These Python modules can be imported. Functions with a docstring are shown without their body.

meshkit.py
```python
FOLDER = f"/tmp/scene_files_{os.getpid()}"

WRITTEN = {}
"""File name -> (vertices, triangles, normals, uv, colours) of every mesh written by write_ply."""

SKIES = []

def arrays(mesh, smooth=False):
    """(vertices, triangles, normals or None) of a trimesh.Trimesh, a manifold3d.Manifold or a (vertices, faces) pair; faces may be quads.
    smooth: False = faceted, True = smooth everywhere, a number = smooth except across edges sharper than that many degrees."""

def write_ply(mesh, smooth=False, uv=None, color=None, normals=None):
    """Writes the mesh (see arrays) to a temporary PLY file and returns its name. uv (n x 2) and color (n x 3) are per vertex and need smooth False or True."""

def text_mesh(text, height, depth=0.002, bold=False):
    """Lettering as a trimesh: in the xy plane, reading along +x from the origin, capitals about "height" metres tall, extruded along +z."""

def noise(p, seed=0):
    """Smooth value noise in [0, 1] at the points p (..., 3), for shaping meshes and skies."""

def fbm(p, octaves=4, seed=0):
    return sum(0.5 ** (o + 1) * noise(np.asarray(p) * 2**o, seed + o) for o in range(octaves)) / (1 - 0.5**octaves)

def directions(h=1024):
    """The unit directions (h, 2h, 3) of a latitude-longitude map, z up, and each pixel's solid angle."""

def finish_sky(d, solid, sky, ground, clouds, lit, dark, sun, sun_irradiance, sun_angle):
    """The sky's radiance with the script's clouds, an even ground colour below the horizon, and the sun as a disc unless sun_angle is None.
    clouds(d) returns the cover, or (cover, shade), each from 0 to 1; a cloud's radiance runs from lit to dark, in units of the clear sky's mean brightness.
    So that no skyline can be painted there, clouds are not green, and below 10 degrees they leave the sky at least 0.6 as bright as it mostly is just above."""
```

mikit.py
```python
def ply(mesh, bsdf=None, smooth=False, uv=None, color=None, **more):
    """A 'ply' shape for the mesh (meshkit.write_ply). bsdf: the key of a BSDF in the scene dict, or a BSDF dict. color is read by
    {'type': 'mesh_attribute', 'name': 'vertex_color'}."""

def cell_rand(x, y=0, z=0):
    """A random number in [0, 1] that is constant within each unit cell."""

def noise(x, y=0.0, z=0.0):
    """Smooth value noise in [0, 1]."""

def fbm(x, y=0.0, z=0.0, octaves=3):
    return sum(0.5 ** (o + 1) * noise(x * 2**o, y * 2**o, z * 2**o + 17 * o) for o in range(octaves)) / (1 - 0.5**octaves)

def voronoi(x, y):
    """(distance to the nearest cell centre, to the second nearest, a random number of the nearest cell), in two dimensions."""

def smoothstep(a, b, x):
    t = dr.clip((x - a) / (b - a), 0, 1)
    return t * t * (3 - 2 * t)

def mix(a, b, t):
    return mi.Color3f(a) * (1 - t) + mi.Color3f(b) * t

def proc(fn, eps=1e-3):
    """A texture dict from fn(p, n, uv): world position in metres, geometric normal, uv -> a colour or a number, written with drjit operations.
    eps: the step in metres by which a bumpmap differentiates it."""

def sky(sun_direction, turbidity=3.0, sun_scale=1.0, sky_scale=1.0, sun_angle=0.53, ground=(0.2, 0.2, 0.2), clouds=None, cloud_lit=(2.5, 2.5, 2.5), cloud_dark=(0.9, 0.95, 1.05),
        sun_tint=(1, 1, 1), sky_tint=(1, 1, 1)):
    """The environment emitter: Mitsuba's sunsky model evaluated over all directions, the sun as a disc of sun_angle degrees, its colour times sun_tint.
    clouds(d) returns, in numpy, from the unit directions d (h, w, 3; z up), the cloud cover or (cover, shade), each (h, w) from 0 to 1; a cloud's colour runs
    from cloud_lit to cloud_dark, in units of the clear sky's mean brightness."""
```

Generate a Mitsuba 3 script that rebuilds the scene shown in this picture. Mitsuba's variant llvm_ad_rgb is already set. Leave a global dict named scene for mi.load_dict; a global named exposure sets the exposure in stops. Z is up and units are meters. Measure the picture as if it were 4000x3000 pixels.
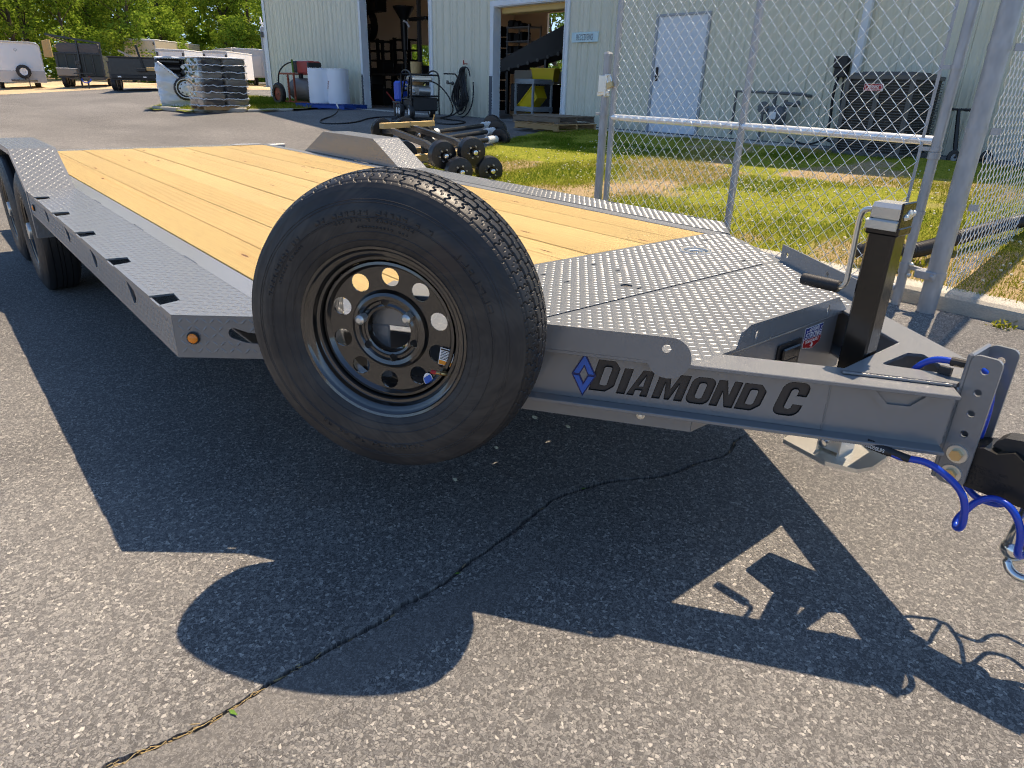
import math, random
import numpy as np, trimesh, manifold3d as m3, shapely.geometry as sg, shapely.affinity as sa, shapely.ops as so
import drjit as dr, mitsuba as mi, mikit, meshkit
T = mi.ScalarTransform4f
scene, labels = {}, {}
# ------------------------------------------------------------------ camera, sky, exposure
CP = np.array([1.827, -2.694, 1.224]); FW = np.array([-.6962, .5964, -.4010]); UP = np.array([-.3230, .2400, .9155])
scene['camera'] = {'type': 'perspective', 'fov': 2 * math.degrees(math.atan(2000 / 2660)), 'fov_axis': 'x', 'near_clip': .05, 'far_clip': 900.,
                   'to_world': T().look_at(origin=CP.tolist(), target=(CP + FW).tolist(), up=UP.tolist())}
scene['sky'] = mikit.sky([-.105, .402, 1.0], turbidity=3, sun_tint=(1.0, .97, .92))
exposure = 2.3
G = .63                    # deck height
rng = np.random.default_rng(7)
random.seed(7)
# ------------------------------------------------------------------ helpers
def PLY(mesh, m=None, smooth=False, **kw):
    return mikit.ply(mesh, 'mat_' + m, smooth, **kw)
def num(k):
    if k not in scene and k not in labels: return k
    i = 1
    while f'{k}_{i:03d}' in scene or f'{k}_{i:03d}' in labels: i += 1
    return f'{k}_{i:03d}'
def thing(name, label, cat, group=None):
    k = num(name); labels[k] = {'label': label, 'category': cat}
    if group: labels[k]['group'] = group
    return k
_cnt = {}
def free(base):
    n = _cnt.get(base, 0)
    while True:
        k = base if n == 0 else f'{base}_{n:03d}'
        n += 1
        if k not in scene and k not in labels: break
    _cnt[base] = n
    return k
def cat(ms):
    return trimesh.util.concatenate([m for m in ms if m is not None])
def put(name, mesh, mat, parent=None, smooth=30, label=None, stuff=False, tw=None, **kw):
    k = free(parent + '__' + name if parent else name)
    if isinstance(mesh, list): mesh = cat(mesh)
    d = mesh if isinstance(mesh, dict) else PLY(mesh, mat, smooth, **kw)
    if tw is not None: d = {**d, 'to_world': T(np.asarray(tw, float).tolist())}
    scene[k] = d
    if label: labels.setdefault(k, {})['label'] = label
    if stuff: labels.setdefault(k, {})['kind'] = 'stuff'
    return k
def solo(name, mesh, mat, label, cat_, group=None, **kw):
    k = put(name, mesh, mat, None, **kw); labels[k] = {'label': label, 'category': cat_}
    if group: labels[k]['group'] = group
    return k
def struct(name, mesh, mat, label=None, **kw):
    k = put(name, mesh, mat, None, **kw); labels[k] = {'kind': 'structure'}
    if label: labels[k]['label'] = label
    return k
def copy_thing(root, M, label, group=None):
    "another one of the same kind under the next number; M = 4x4 applied after"
    base = root.rstrip('0123456789').rstrip('_') if root[-3:].isdigit() else root
    r = thing(base, label, labels[root]['category'], group or labels[root].get('group'))
    for k in [k for k in scene if k.startswith(root + '__')]:
        d = scene[k]; m = np.array(T(d['to_world']).matrix, float) if 'to_world' in d else np.eye(4)
        scene[r + k[len(root):]] = {**d, 'to_world': T((M @ m).tolist())}
        if k in labels: labels[r + k[len(root):]] = dict(labels[k])
    return r
def mv(x=0, y=0, z=0, rz=0):
    c, s = math.cos(math.radians(rz)), math.sin(math.radians(rz))
    return np.array([[c, -s, 0, x], [s, c, 0, y], [0, 0, 1, z], [0, 0, 0, 1.]])
def frame(o, x, y, z):
    m = np.eye(4); m[:3, 0], m[:3, 1], m[:3, 2], m[:3, 3] = x, y, z, o
    return m
def tf(m, M):
    m = m.copy(); m.apply_transform(M); return m
def man(M):
    q = M.to_mesh(); return trimesh.Trimesh(q.vert_properties[:, :3], q.tri_verts, process=False)
def toman(m):
    m = m.copy(); m.merge_vertices()
    return m3.Manifold(m3.Mesh(np.asarray(m.vertices, np.float32), np.asarray(m.faces, np.uint32)))
def hull(p):
    return man(m3.Manifold.hull_points(np.asarray(p, float)))
def cbox(x0, x1, y0, y1, z0, z1, c=.002):
    "box with chamfered edges"
    c = min(c, (x1 - x0) / 2.5, (y1 - y0) / 2.5, (z1 - z0) / 2.5); p = []
    for x, sx in ((x0, 1), (x1, -1)):
        for y, sy in ((y0, 1), (y1, -1)):
            for z, sz in ((z0, 1), (z1, -1)):
                p += [(x + sx * c, y + sy * c, z), (x + sx * c, y, z + sz * c), (x, y + sy * c, z + sz * c)]
    return hull(p)
def box(x0, x1, y0, y1, z0, z1):
    m = trimesh.creation.box((x1 - x0, y1 - y0, z1 - z0)); m.apply_translation(((x0 + x1) / 2, (y0 + y1) / 2, (z0 + z1) / 2)); return m
def bar(a, b, w, h, c=.0, roll=(0, 0, 1)):
    "rectangular bar from a to b: w across, h along roll"
    a, b = np.asarray(a, float), np.asarray(b, float); x = b - a; L = np.linalg.norm(x); x /= L
    z = np.asarray(roll, float) - x * np.dot(roll, x)
    if np.linalg.norm(z) < 1e-6: z = np.array([1., 0, 0]) - x * x[0]
    z /= np.linalg.norm(z); y = np.cross(z, x)
    m = cbox(0, L, -w / 2, w / 2, -h / 2, h / 2, c) if c else box(0, L, -w / 2, w / 2, -h / 2, h / 2)
    return tf(m, frame(a, x, y, z))
def cyl(a, b, r, n=20, r2=None):
    a, b = np.asarray(a, float), np.asarray(b, float)
    return tube([a, b], [r, r if r2 is None else r2], n)
def tube(pts, r, n=8, closed=False):
    p = np.asarray(pts, float); k = len(p); r = np.broadcast_to(r, (k,)).astype(float)
    t = np.gradient(p, axis=0) if k > 2 else np.array([p[1] - p[0]] * 2)
    t /= np.linalg.norm(t, axis=1, keepdims=True) + 1e-12
    a = np.cross(t[0], [0, 0, 1.] if abs(t[0][2]) < .9 else [1., 0, 0]); a /= np.linalg.norm(a)
    A = []
    for i in range(k):
        a = a - t[i] * (a @ t[i]); a /= np.linalg.norm(a); A.append(a)
    A = np.array(A); Bv = np.cross(t, A); an = np.arange(n) * 2 * np.pi / n
    v = p[:, None] + r[:, None, None] * (np.cos(an)[None, :, None] * A[:, None] + np.sin(an)[None, :, None] * Bv[:, None])
    i, j = np.meshgrid(np.arange(k - 1), np.arange(n), indexing='ij')
    q = np.stack([i * n + j, i * n + (j + 1) % n, (i + 1) * n + (j + 1) % n, (i + 1) * n + j], -1).reshape(-1, 4)
    f = [q[:, [0, 1, 2]], q[:, [0, 2, 3]]]; v = v.reshape(-1, 3); base = len(v)
    v = np.vstack([v, p[:1], p[-1:]]); j = np.arange(n)
    f += [np.stack([j * 0 + base, (j + 1) % n, j], 1), np.stack([j * 0 + base + 1, (k - 1) * n + j, (k - 1) * n + (j + 1) % n], 1)]
    return trimesh.Trimesh(v, np.vstack(f), process=False)
def spline(pts, n=60):
    from scipy.interpolate import CubicSpline
    p = np.asarray(pts, float); d = np.r_[0, np.cumsum(np.linalg.norm(np.diff(p, axis=0), axis=1) ** .7)]
    return CubicSpline(d, p)(np.linspace(0, d[-1], n))
def lathe(prof, n=48, M=None):
    "revolve (r, z) about z"
    p = np.asarray(prof, float); k = len(p); an = np.arange(n) * 2 * np.pi / n
    v = np.stack([p[:, None, 0] * np.cos(an), p[:, None, 0] * np.sin(an), np.broadcast_to(p[:, None, 1], (k, n))], -1).reshape(-1, 3)
    i, j = np.meshgrid(np.arange(k - 1), np.arange(n), indexing='ij')
    q = np.stack([i * n + j, i * n + (j + 1) % n, (i + 1) * n + (j + 1) % n, (i + 1) * n + j], -1).reshape(-1, 4)
    m = trimesh.Trimesh(v, np.vstack([q[:, [0, 1, 2]], q[:, [0, 2, 3]]]), process=False)
    return tf(m, M) if M is not None else m
def ext(poly, h, M=None):
    "extrude a shapely polygon (or point list) along +z"
    if not hasattr(poly, 'geom_type'): poly = sg.Polygon(poly)
    ms = [trimesh.creation.extrude_polygon(g, h, engine='earcut') for g in getattr(poly, 'geoms', [poly])]
    m = cat(ms); return tf(m, M) if M is not None else m
def rrect(x0, x1, y0, y1, r):
    return sg.box(x0 + r, y0 + r, x1 - r, y1 - r).buffer(r, quad_segs=5)
def circ(x, y, r, n=8): return sg.Point(x, y).buffer(r, quad_segs=n)
def text(s, h, depth=.001, bold=True, width=None, shear=0.):
    "lettering in the xy plane from the origin; width = wanted total width"
    m = meshkit.text_mesh(s, h, depth, bold); v = m.vertices.copy(); v[:, 0] -= v[:, 0].min()
    if width: v[:, 0] *= width / v[:, 0].max()
    v[:, 0] += shear * v[:, 1]; m.vertices = v; return m
def sph(c, r, n=2, s=(1, 1, 1)):
    m = trimesh.creation.icosphere(n, r); m.vertices *= s; m.apply_translation(c); return m
YZ = lambda o: frame(o, [0, 1, 0], [0, 0, 1], [1, 0, 0])       # local xy -> world y,z ; extrude +x
XZ = lambda o: frame(o, [1, 0, 0], [0, 0, 1], [0, -1, 0])      # local xy -> world x,z ; extrude -y
def lerp(a, b, t): return a + (b - a) * t
def clip01(x): return np.clip(x, 0, 1)
def terr(s, t):
    s, t = np.asarray(s, float), np.asarray(t, float)
    return .46 * clip01((t - 1.2) / 6.4) + .007 * np.clip(-s - 22, 0, 60)
# ------------------------------------------------------------------ materials
def mat(name, rgb, rough=.5, metal=0., spec=.5, coat=0., coatg=.95, two=True, **kw):
    c = rgb if isinstance(rgb, dict) else {'type': 'rgb', 'value': list(rgb)}
    d = {'type': 'principled', 'base_color': c, 'roughness': rough, 'metallic': metal, 'specular': spec}
    if coat: d.update(clearcoat=coat, clearcoat_gloss=coatg)
    d.update(kw)
    scene['mat_' + name] = {'type': 'twosided', 'b': d} if two else d
    return name
def bump(name, inner, fn, scale=1., eps=1e-3):
    scene['mat_' + name] = {'type': 'twosided', 'b': {'type': 'bumpmap', 't': mikit.proc(fn, eps), 'scale': scale, 'b': inner}}
    return name
N_, F_, V_, SS, MX = mikit.noise, mikit.fbm, mikit.voronoi, mikit.smoothstep, mikit.mix
def _band(p): return SS(.075, .045, dr.abs(p.x - .70 - .02 * N_(p.y * 5, 2.))) * SS(.55, .75, p.x + .05) * SS(-1.2, -2.0, p.y)
def _warp(p): return p.x + .006 * N_(p.x * 150, p.y * 150), p.y + .006 * N_(p.x * 150 + 9, p.y * 150 + 4)
def f_asphalt(p, n, uv):
    far = SS(3.5, 13., dr.sqrt((p.x - 1.8) ** 2 + (p.y + 2.7) ** 2))
    wx, wy = _warp(p)
    d1, d2, r = V_(wx * 128, wy * 128)
    e1, e2, q = V_(wx * 240 + 5, wy * 240)
    band = _band(p); patch = F_(p.x * 2.3, p.y * 2.3, 1., 3)
    stone = SS(.04, .22, d2 - d1) * SS(.30, .55, r + .5 * (patch - .5)) * (1 - .6 * band)
    base = MX((.094, .091, .088), (.205, .197, .186), SS(.2, .9, q) * SS(.03, .25, e2 - e1))
    sc = MX(MX((.118, .117, .117), (.245, .235, .218), SS(.3, .8, r)), (.40, .38, .345), SS(.88, .975, r))
    c = MX(base, sc, stone)
    c = c * (.74 + .52 * F_(p.x * .7, p.y * .7, 0., 4)) * (.88 + .24 * patch) * (.86 + .28 * N_(p.x * 330, p.y * 330)) * (.84 + .32 * N_(p.x * 620, p.y * 620))
    c = MX(c, mi.Color3f(.155, .147, .138) * (.86 + .28 * N_(p.x * 45, p.y * 45)), .28 * band)
    return MX(c, mi.Color3f(.135, .128, .121) * (.66 + .68 * F_(p.x * .35, p.y * .8, 3., 4)) * (.78 + .44 * N_(p.x * 26, p.y * 26)), far * .85)
def h_asphalt(p, n, uv):
    wx, wy = _warp(p)
    d1, d2, r = V_(wx * 128, wy * 128)
    near = 1 - .8 * SS(4., 16., dr.sqrt((p.x - 1.8) ** 2 + (p.y + 2.7) ** 2))
    return (.0021 * SS(.0, .30, d2 - d1) * (.4 + r) * (1 - .7 * _band(p)) + .0020 * N_(p.x * 210, p.y * 210)) * near
bump('asphalt_mat', {'type': 'principled', 'base_color': mikit.proc(f_asphalt), 'roughness': .8, 'specular': .35}, h_asphalt, 1., .0012)
def f_wood(p, n, uv):
    k = dr.floor(uv.x); r = mikit.cell_rand(k, 3., 1.)
    y = uv.y; x = p.x + 7.3 * k
    w = y + .012 * F_(x * .9, k * 5., 0., 2) + .008 * N_(x * 3.1, k)
    g = dr.sin((w * 160 + 6 * F_(x * .55 + 3 * k, w * 7, 0., 2)) * (1 + .5 * r)) * .5 + .5
    fine = N_(x * 14, y * 420, k)
    kx, ky = x / .62, (y + 3.1 * k) / .11
    d1, d2, q = V_(kx, ky)
    knot = SS(.075, .03, d1) * SS(.72, .74, q)
    ring = SS(.22, .05, d1) * SS(.72, .74, q)
    c = MX((.375, .268, .100), (.43, .315, .130), r)
    c = MX(c, (.33, .18, .052), .34 * g * g * (.15 + .85 * SS(.35, .75, N_(x * .8, y * 9, k))))
    c = c * (.93 + .14 * fine) * (.9 + .2 * F_(x * .7, y * 4, k, 2))
    c = MX(c, (.36, .17, .055), .45 * ring * (.5 + .5 * dr.sin(d1 * 160)))
    return MX(c, (.10, .045, .02), knot * .9)
mat('wood_deck', mikit.proc(f_wood), .55, spec=.35)
mat('grey_paint', (.170, .174, .178), .24, spec=.7, coat=1., coatg=.96)
mat('grey_tread', (.150, .158, .165), .27, metal=.1, spec=.8, coat=1., coatg=.92)
mat('black_gloss', (.005, .005, .005), .16, spec=.5, coat=.35, coatg=.97)
mat('rim_black', (.006, .006, .006), .07, spec=1., coat=1., coatg=.99)
mat('black_satin', (.012, .012, .012), .38)
mat('black_paint', (.014, .014, .015), .25, coat=.4)
mat('black_plastic', (.018, .018, .019), .5)
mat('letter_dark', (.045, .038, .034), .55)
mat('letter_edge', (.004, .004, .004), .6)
mat('logo_blue', (.006, .10, .48), .3, coat=.5)
mat('logo_navy', (.004, .02, .12), .4)
mat('cable_blue', (.006, .045, .42), .22, coat=.7)
mat('chrome', (.78, .79, .77), .13, metal=1.)
mat('zinc', (.68, .67, .62), .30, metal=.8)
mat('zinc_yellow', (.62, .48, .26), .33, metal=1.)
mat('brass', (.55, .38, .16), .3, metal=1.)
mat('red_cap', (.45, .02, .02), .4)
mat('amber', (.85, .25, .01), .2, coat=.6)
def f_galv(p, n, uv):
    return MX((.30, .31, .32), (.46, .47, .48), F_(p.x * 38, p.y * 38, p.z * 12, 3))
mat('galv', mikit.proc(f_galv), .46, metal=.45)
mat('galv_wire', (.86, .87, .86), .33, metal=.6)
WC = np.array([.535, -1.634, .698])      # spare wheel centre, for its ring-shaped scuffs
def f_rubber(p, n, uv):
    x = (p.x - WC[0]) * .819 + (p.y - WC[1]) * .574; z = p.z - WC[2]; r = dr.sqrt(x * x + z * z); th_ = dr.atan2(z, x)
    a = F_(p.x * 14, p.y * 14, p.z * 14, 4); b = N_(r * 150, th_ * 2.2, 3.) * .6 + .4 * N_(r * 420, th_ * 5, 7.)
    c = MX((.020, .020, .0215), (.046, .042, .038), SS(.36, .72, .72 * a + .28 * b) * .9)
    return MX(c, (.060, .038, .030), .30 * SS(.58, .70, F_(p.x * 9 + 3, p.y * 9, p.z * 9, 3)) * SS(.3, .6, z / dr.maximum(r, .01)))
mat('rubber', mikit.proc(f_rubber), .50, spec=.45)
mat('rubber_tread', (.017, .017, .018), .46, spec=.5)
mat('white_paint', (.78, .78, .77), .35)
mat('white_plastic', (.84, .86, .88), .4)
mat('white_sheet', (.76, .77, .78), .28, coat=.3)
mat('sticker_blue', (.01, .02, .20), .4); mat('sticker_red', (.40, .012, .015), .4); mat('sticker_white', (.80, .80, .78), .4)
mat('sticker_orange', (.75, .28, .02), .4); mat('print_black', (.012, .012, .012), .5)
def f_conc(p, n, uv):
    a = F_(p.x * 3, p.y * 3, p.z * 3, 4); b = N_(p.x * 140, p.y * 140, p.z * 140)
    return MX((.33, .31, .265), (.48, .45, .39), a) * (.86 + .28 * b)
mat('concrete', mikit.proc(f_conc), .85, spec=.2)
def f_siding(p, n, uv):
    a = F_(p.x * 5, p.y * 5, p.z * .35, 3); return MX((.60, .58, .445), (.69, .665, .52), a) * (1 - .22 * SS(.9, .46, p.z) * N_(p.x * 9, 1., p.z * 6))
mat('siding', mikit.proc(f_siding), .42, spec=.4)
mat('siding_rib', (.39, .395, .335), .42, spec=.4)
mat('trim_white', (.66, .69, .70), .4); mat('trim_dark', (.085, .10, .115), .45); mat('trim_grey', (.34, .36, .37), .45)
mat('door_white', (.66, .70, .74), .4)
mat('sign_blue', (.50, .66, .68), .4)
mat('tan_wall', (.62, .50, .36), .8); mat('floor_dark', (.20, .19, .18), .6)
mat('hvac_grey', (.10, .10, .098), .5); mat('hvac_dark', (.03, .03, .03), .6)
mat('gas_grey', (.13, .135, .135), .5)
mat('yellow_bin', (.70, .52, .01), .4); mat('cart_grey', (.30, .33, .34), .4)
mat('red_paint', (.36, .03, .02), .45); mat('blue_pallet', (.01, .06, .30), .55); mat('blue_jug', (.01, .07, .50), .4)
mat('red_orange', (.30, .06, .03), .5)
def f_pallet(p, n, uv):
    g = N_(p.x * 5 + p.z * 50, p.y * 90, p.z * 30); return MX((.13, .10, .075), (.27, .215, .16), .6 * g + .4 * F_(p.x * 2, p.y * 2, p.z * 9, 3))
mat('pallet_wood', mikit.proc(f_pallet), .8, spec=.2)
mat('pallet_tan', (.40, .25, .11), .75); mat('lumber_yellow', (.55, .38, .16), .7); mat('crate_yellow', (.60, .44, .16), .6)
def f_leaf(p, n, uv):
    a = N_(p.x * .55, p.y * .55, p.z * .55); b = mikit.cell_rand(p.x * 4, p.y * 4, p.z * 4)
    return MX(MX((.085, .165, .018), (.30, .42, .05), .6 * a + .4 * N_(p.x * .11, p.y * .11, p.z * .2)), (.44, .54, .08), SS(.6, 1., b) * .8)
scene['mat_leaf'] = {'type': 'principledthin', 'base_color': mikit.proc(f_leaf), 'roughness': .5, 'diff_trans': .9, 'spec_trans': 0.}
mat('bark', (.085, .065, .05), .9); mat('bark_dark', (.04, .032, .026), .9)
def f_lawn(p, n, uv):
    a = F_(p.x * .9, p.y * .9, 2., 4); b = N_(p.x * 40, p.y * 40)
    dirt = MX((.26, .19, .105), (.33, .25, .145), b); gr = MX((.12, .15, .012), (.23, .22, .03), b)
    return MX(gr, dirt, SS(.52, .64, a))
mat('lawn_mat', mikit.proc(f_lawn), .95, spec=.1)
def f_blade(p, n, uv):
    a = F_(p.x * .9, p.y * .9, 2., 4); b = mikit.cell_rand(p.x * 60, p.y * 60, 1.)
    c = MX((.10, .175, .010), (.27, .28, .022), SS(.3, .68, a)); return MX(c, (.42, .36, .11), SS(.66, .97, b) * SS(.2, .5, a))
scene['mat_blade'] = {'type': 'principledthin', 'base_color': mikit.proc(f_blade), 'roughness': .6, 'diff_trans': .7, 'spec_trans': 0.}
def f_sand(p, n, uv):
    return MX((.34, .25, .145), (.45, .35, .23), F_(p.x * .5, p.y * .9, 0., 4))
mat('sand', mikit.proc(f_sand), .95, spec=.1)
mat('clover', (.62, .58, .42), .8); mat('straw', (.34, .25, .12), .85); mat('weed', (.10, .20, .02), .7); mat('dead_leaf', (.30, .14, .05), .8)
mat('olive_paint', (.045, .055, .038), .5); mat('green_black', (.022, .030, .026), .5); mat('tarp_grey', (.10, .09, .085), .7)
mat('cream', (.56, .49, .36), .5); mat('trailer_white', (.80, .82, .83), .4); mat('trailer_grey', (.46, .47, .47), .4); mat('trailer_dull', (.55, .55, .54), .5)
mat('bag_dark', (.055, .050, .045), .35, coat=.5); mat('bag_tan', (.22, .19, .15), .35, coat=.5); mat('bag_black', (.008, .008, .009), .25, coat=.6)
mat('wrap', (.62, .66, .70), .16, spec=.7, coat=.6); mat('wrap_edge', (.75, .78, .82), .12, coat=.8)
scene['mat_film'] = {'type': 'thindielectric', 'int_ior': 1.5}
mat('tank_steel', (.20, .18, .165), .5, metal=.3); mat('engine_steel', (.45, .45, .44), .35, metal=.8)
mat('mitt_white', (.74, .75, .74), .6); mat('drum_black', (.016, .016, .017), .32); mat('axle_grey', (.075, .07, .065), .4)
mat('axle_black', (.020, .020, .021), .3, coat=.3)
mat('hose_black', (.016, .016, .017), .45)
mat('padlock_brass', (.50, .38, .20), .35, metal=.9)
# ================================================================== THE TRAILER
TR = thing('flatbed_trailer', 'grey steel car hauler trailer with yellow pine plank deck and drive-over fenders', 'trailer')
TC = -.9615                                       # centre line
mir = lambda t: 2 * TC - t
# -- tread plate lozenges ---------------------------------------------------
def _loz():
    an = np.arange(8) * 2 * np.pi / 8
    o = np.stack([np.sign(np.cos(an)) * np.abs(np.cos(an)) ** 1.0, np.sin(an) * (1 - .25 * np.abs(np.cos(an))), an * 0], 1) * [.0125, .0033, 0]
    i = o * [.66, .5, 0] + [0, 0, .0011]
    v = np.vstack([o, i, [[0, 0, .00115]]]); j = np.arange(8); k = (j + 1) % 8
    return v, np.vstack([np.stack([j, k, k + 8], 1), np.stack([j, k + 8, j + 8], 1), np.stack([j + 8, k + 8, j * 0 + 16], 1)])
LV, LF = _loz()
def tread(poly, M, pitch=.0205, off=0.):
    "lozenges over a 2-D polygon; M carries the plane into the world"
    x0, y0, x1, y1 = poly.bounds; pr = sg.polygon.orient(poly.buffer(-.008)); import shapely
    ii, jj = np.meshgrid(np.arange(int((x1 - x0) / pitch) + 2), np.arange(int((y1 - y0) / pitch) + 2), indexing='ij')
    pts = np.stack([x0 + off + ii.ravel() * pitch, y0 + jj.ravel() * pitch], 1); par = ((ii + jj) % 2).ravel()
    ok = shapely.contains_xy(pr, pts[:, 0], pts[:, 1]); pts, par = pts[ok], par[ok]
    a = np.where(par == 0, np.radians(45), np.radians(-45)); c, s = np.cos(a), np.sin(a)
    v = np.stack([LV[None, :, 0] * c[:, None] - LV[None, :, 1] * s[:, None] + pts[:, :1], LV[None, :, 0] * s[:, None] + LV[None, :, 1] * c[:, None] + pts[:, 1:], np.broadcast_to(LV[None, :, 2], (len(pts), len(LV)))], -1).reshape(-1, 3)
    f = (LF[None] + np.arange(len(pts))[:, None, None] * len(LV)).reshape(-1, 3)
    return tf(trimesh.Trimesh(v, f, process=False), M)
def plate(name, poly, M, th, parent, mat_='grey_tread', pitch=.0205, label=None, holes=()):
    for h in holes: poly = poly.difference(h)
    k = put(name, ext(poly, th, M @ mv(0, 0, -th)), mat_, parent, 30, label)
    if pitch: put('tread_relief', tread(poly, M, pitch), mat_, k if k.count('__') < 2 else parent, True, stuff=True)
    return k
I4 = np.eye(4)
# -- wood deck --------------------------------------------------------------
edges = [-1.945, -1.757, -1.562, -1.370, -1.176, -1.047, -.900, -.754, -.611, -.410, -.205, 0.]
for i, (a, b) in enumerate(zip(edges[:-1], edges[1:])):
    dz = rng.uniform(-.002, .0015); g1, g2 = rng.uniform(.0005, .0022), rng.uniform(.0005, .0022)
    m = cbox(-5.20, .006 + rng.uniform(-.003, .003), a + g1, b - g2, G - .038 + dz, G + dz, .002)
    m = trimesh.Trimesh(m.vertices[m.faces].reshape(-1, 3), np.arange(len(m.faces) * 3).reshape(-1, 3), process=False)
    v = np.array(m.vertices); put('deck_plank', m, 'wood_deck', TR, False, uv=np.stack([np.full(len(v), i + .5), v[:, 1]], 1))
# -- side plates with pockets -------------------------------------------------
pk = [-2.505, -1.955, -1.405, -.845, -.285]
def pocket(s, w=.115):  # opening in the top plate at its outer edge
    return sg.Polygon([(s - w / 2, -2.262), (s - w / 2 + .012, -2.19), (s + w / 2 - .018, -2.196), (s + w / 2, -2.262)])
top = sg.Polygon([(-2.80, -2.256), (-.12, -2.256), (.100, -1.990), (.070, -2.020), (-2.80, -2.020)]).buffer(0)
plate('side_plate', top, mv(0, 0, G), .006, TR, holes=[pocket(s) for s in pk], label='near side tread plate with stake pockets')
topf = sa.scale(top, 1, -1, origin=(0, TC))
slots = [sg.box(s - .04, mir(-2.256) - .028, s + .04, mir(-2.256) - .013) for s in pk]
plate('side_plate', topf, mv(0, 0, G), .006, TR, holes=slots, label='far side tread plate')
def dhole(s):
    return sg.Polygon([(s - .045, -.020), (s + .030, -.034), (s + .042, -.05), (s + .030, -.066), (s + .004, -.074)]).buffer(.004)
face = sg.Polygon([(-2.80, -.006), (-.12, -.006), (-.12, -.124), (-2.80, -.124)])
nf = frame([0, -2.256, G], [1, 0, 0], [0, 0, 1], [0, -1, 0])
plate('side_rail', face, nf, .006, TR, pitch=.0195, holes=[dhole(s) for s in (-2.211, -1.664, -1.134, -.571)], label='near side rail of tread plate with moon shaped slots')
ff = frame([0, mir(-2.256), G], [-1, 0, 0], [0, 0, 1], [0, 1, 0])
put('side_rail', ext(sa.scale(face, -1, 1, origin=(0, 0)), .006, ff @ mv(0, 0, -.006)), 'grey_tread', TR)
AE = np.array([.637, .771, 0]); AN = np.array([.771, -.637, 0])
af = frame([-.12, -2.256, G], AE, [0, 0, 1], AN)
curve = sg.LineString([(.165, -.050), (.20, -.062), (.25, -.066), (.30, -.060)]).buffer(.0155)
plate('corner_plate', sg.box(.001, -.124, .345, -.006), af, .006, TR, pitch=.0215, holes=[curve], label='angled front corner plate with curved slot')
put('corner_plate', ext(sg.box(.0, -.124, .345, -.006), .006, frame([-.12, mir(-2.256), G], [.637, -.771, 0], [0, 0, 1], [-.771, -.637, 0])), 'grey_tread', TR)
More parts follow.
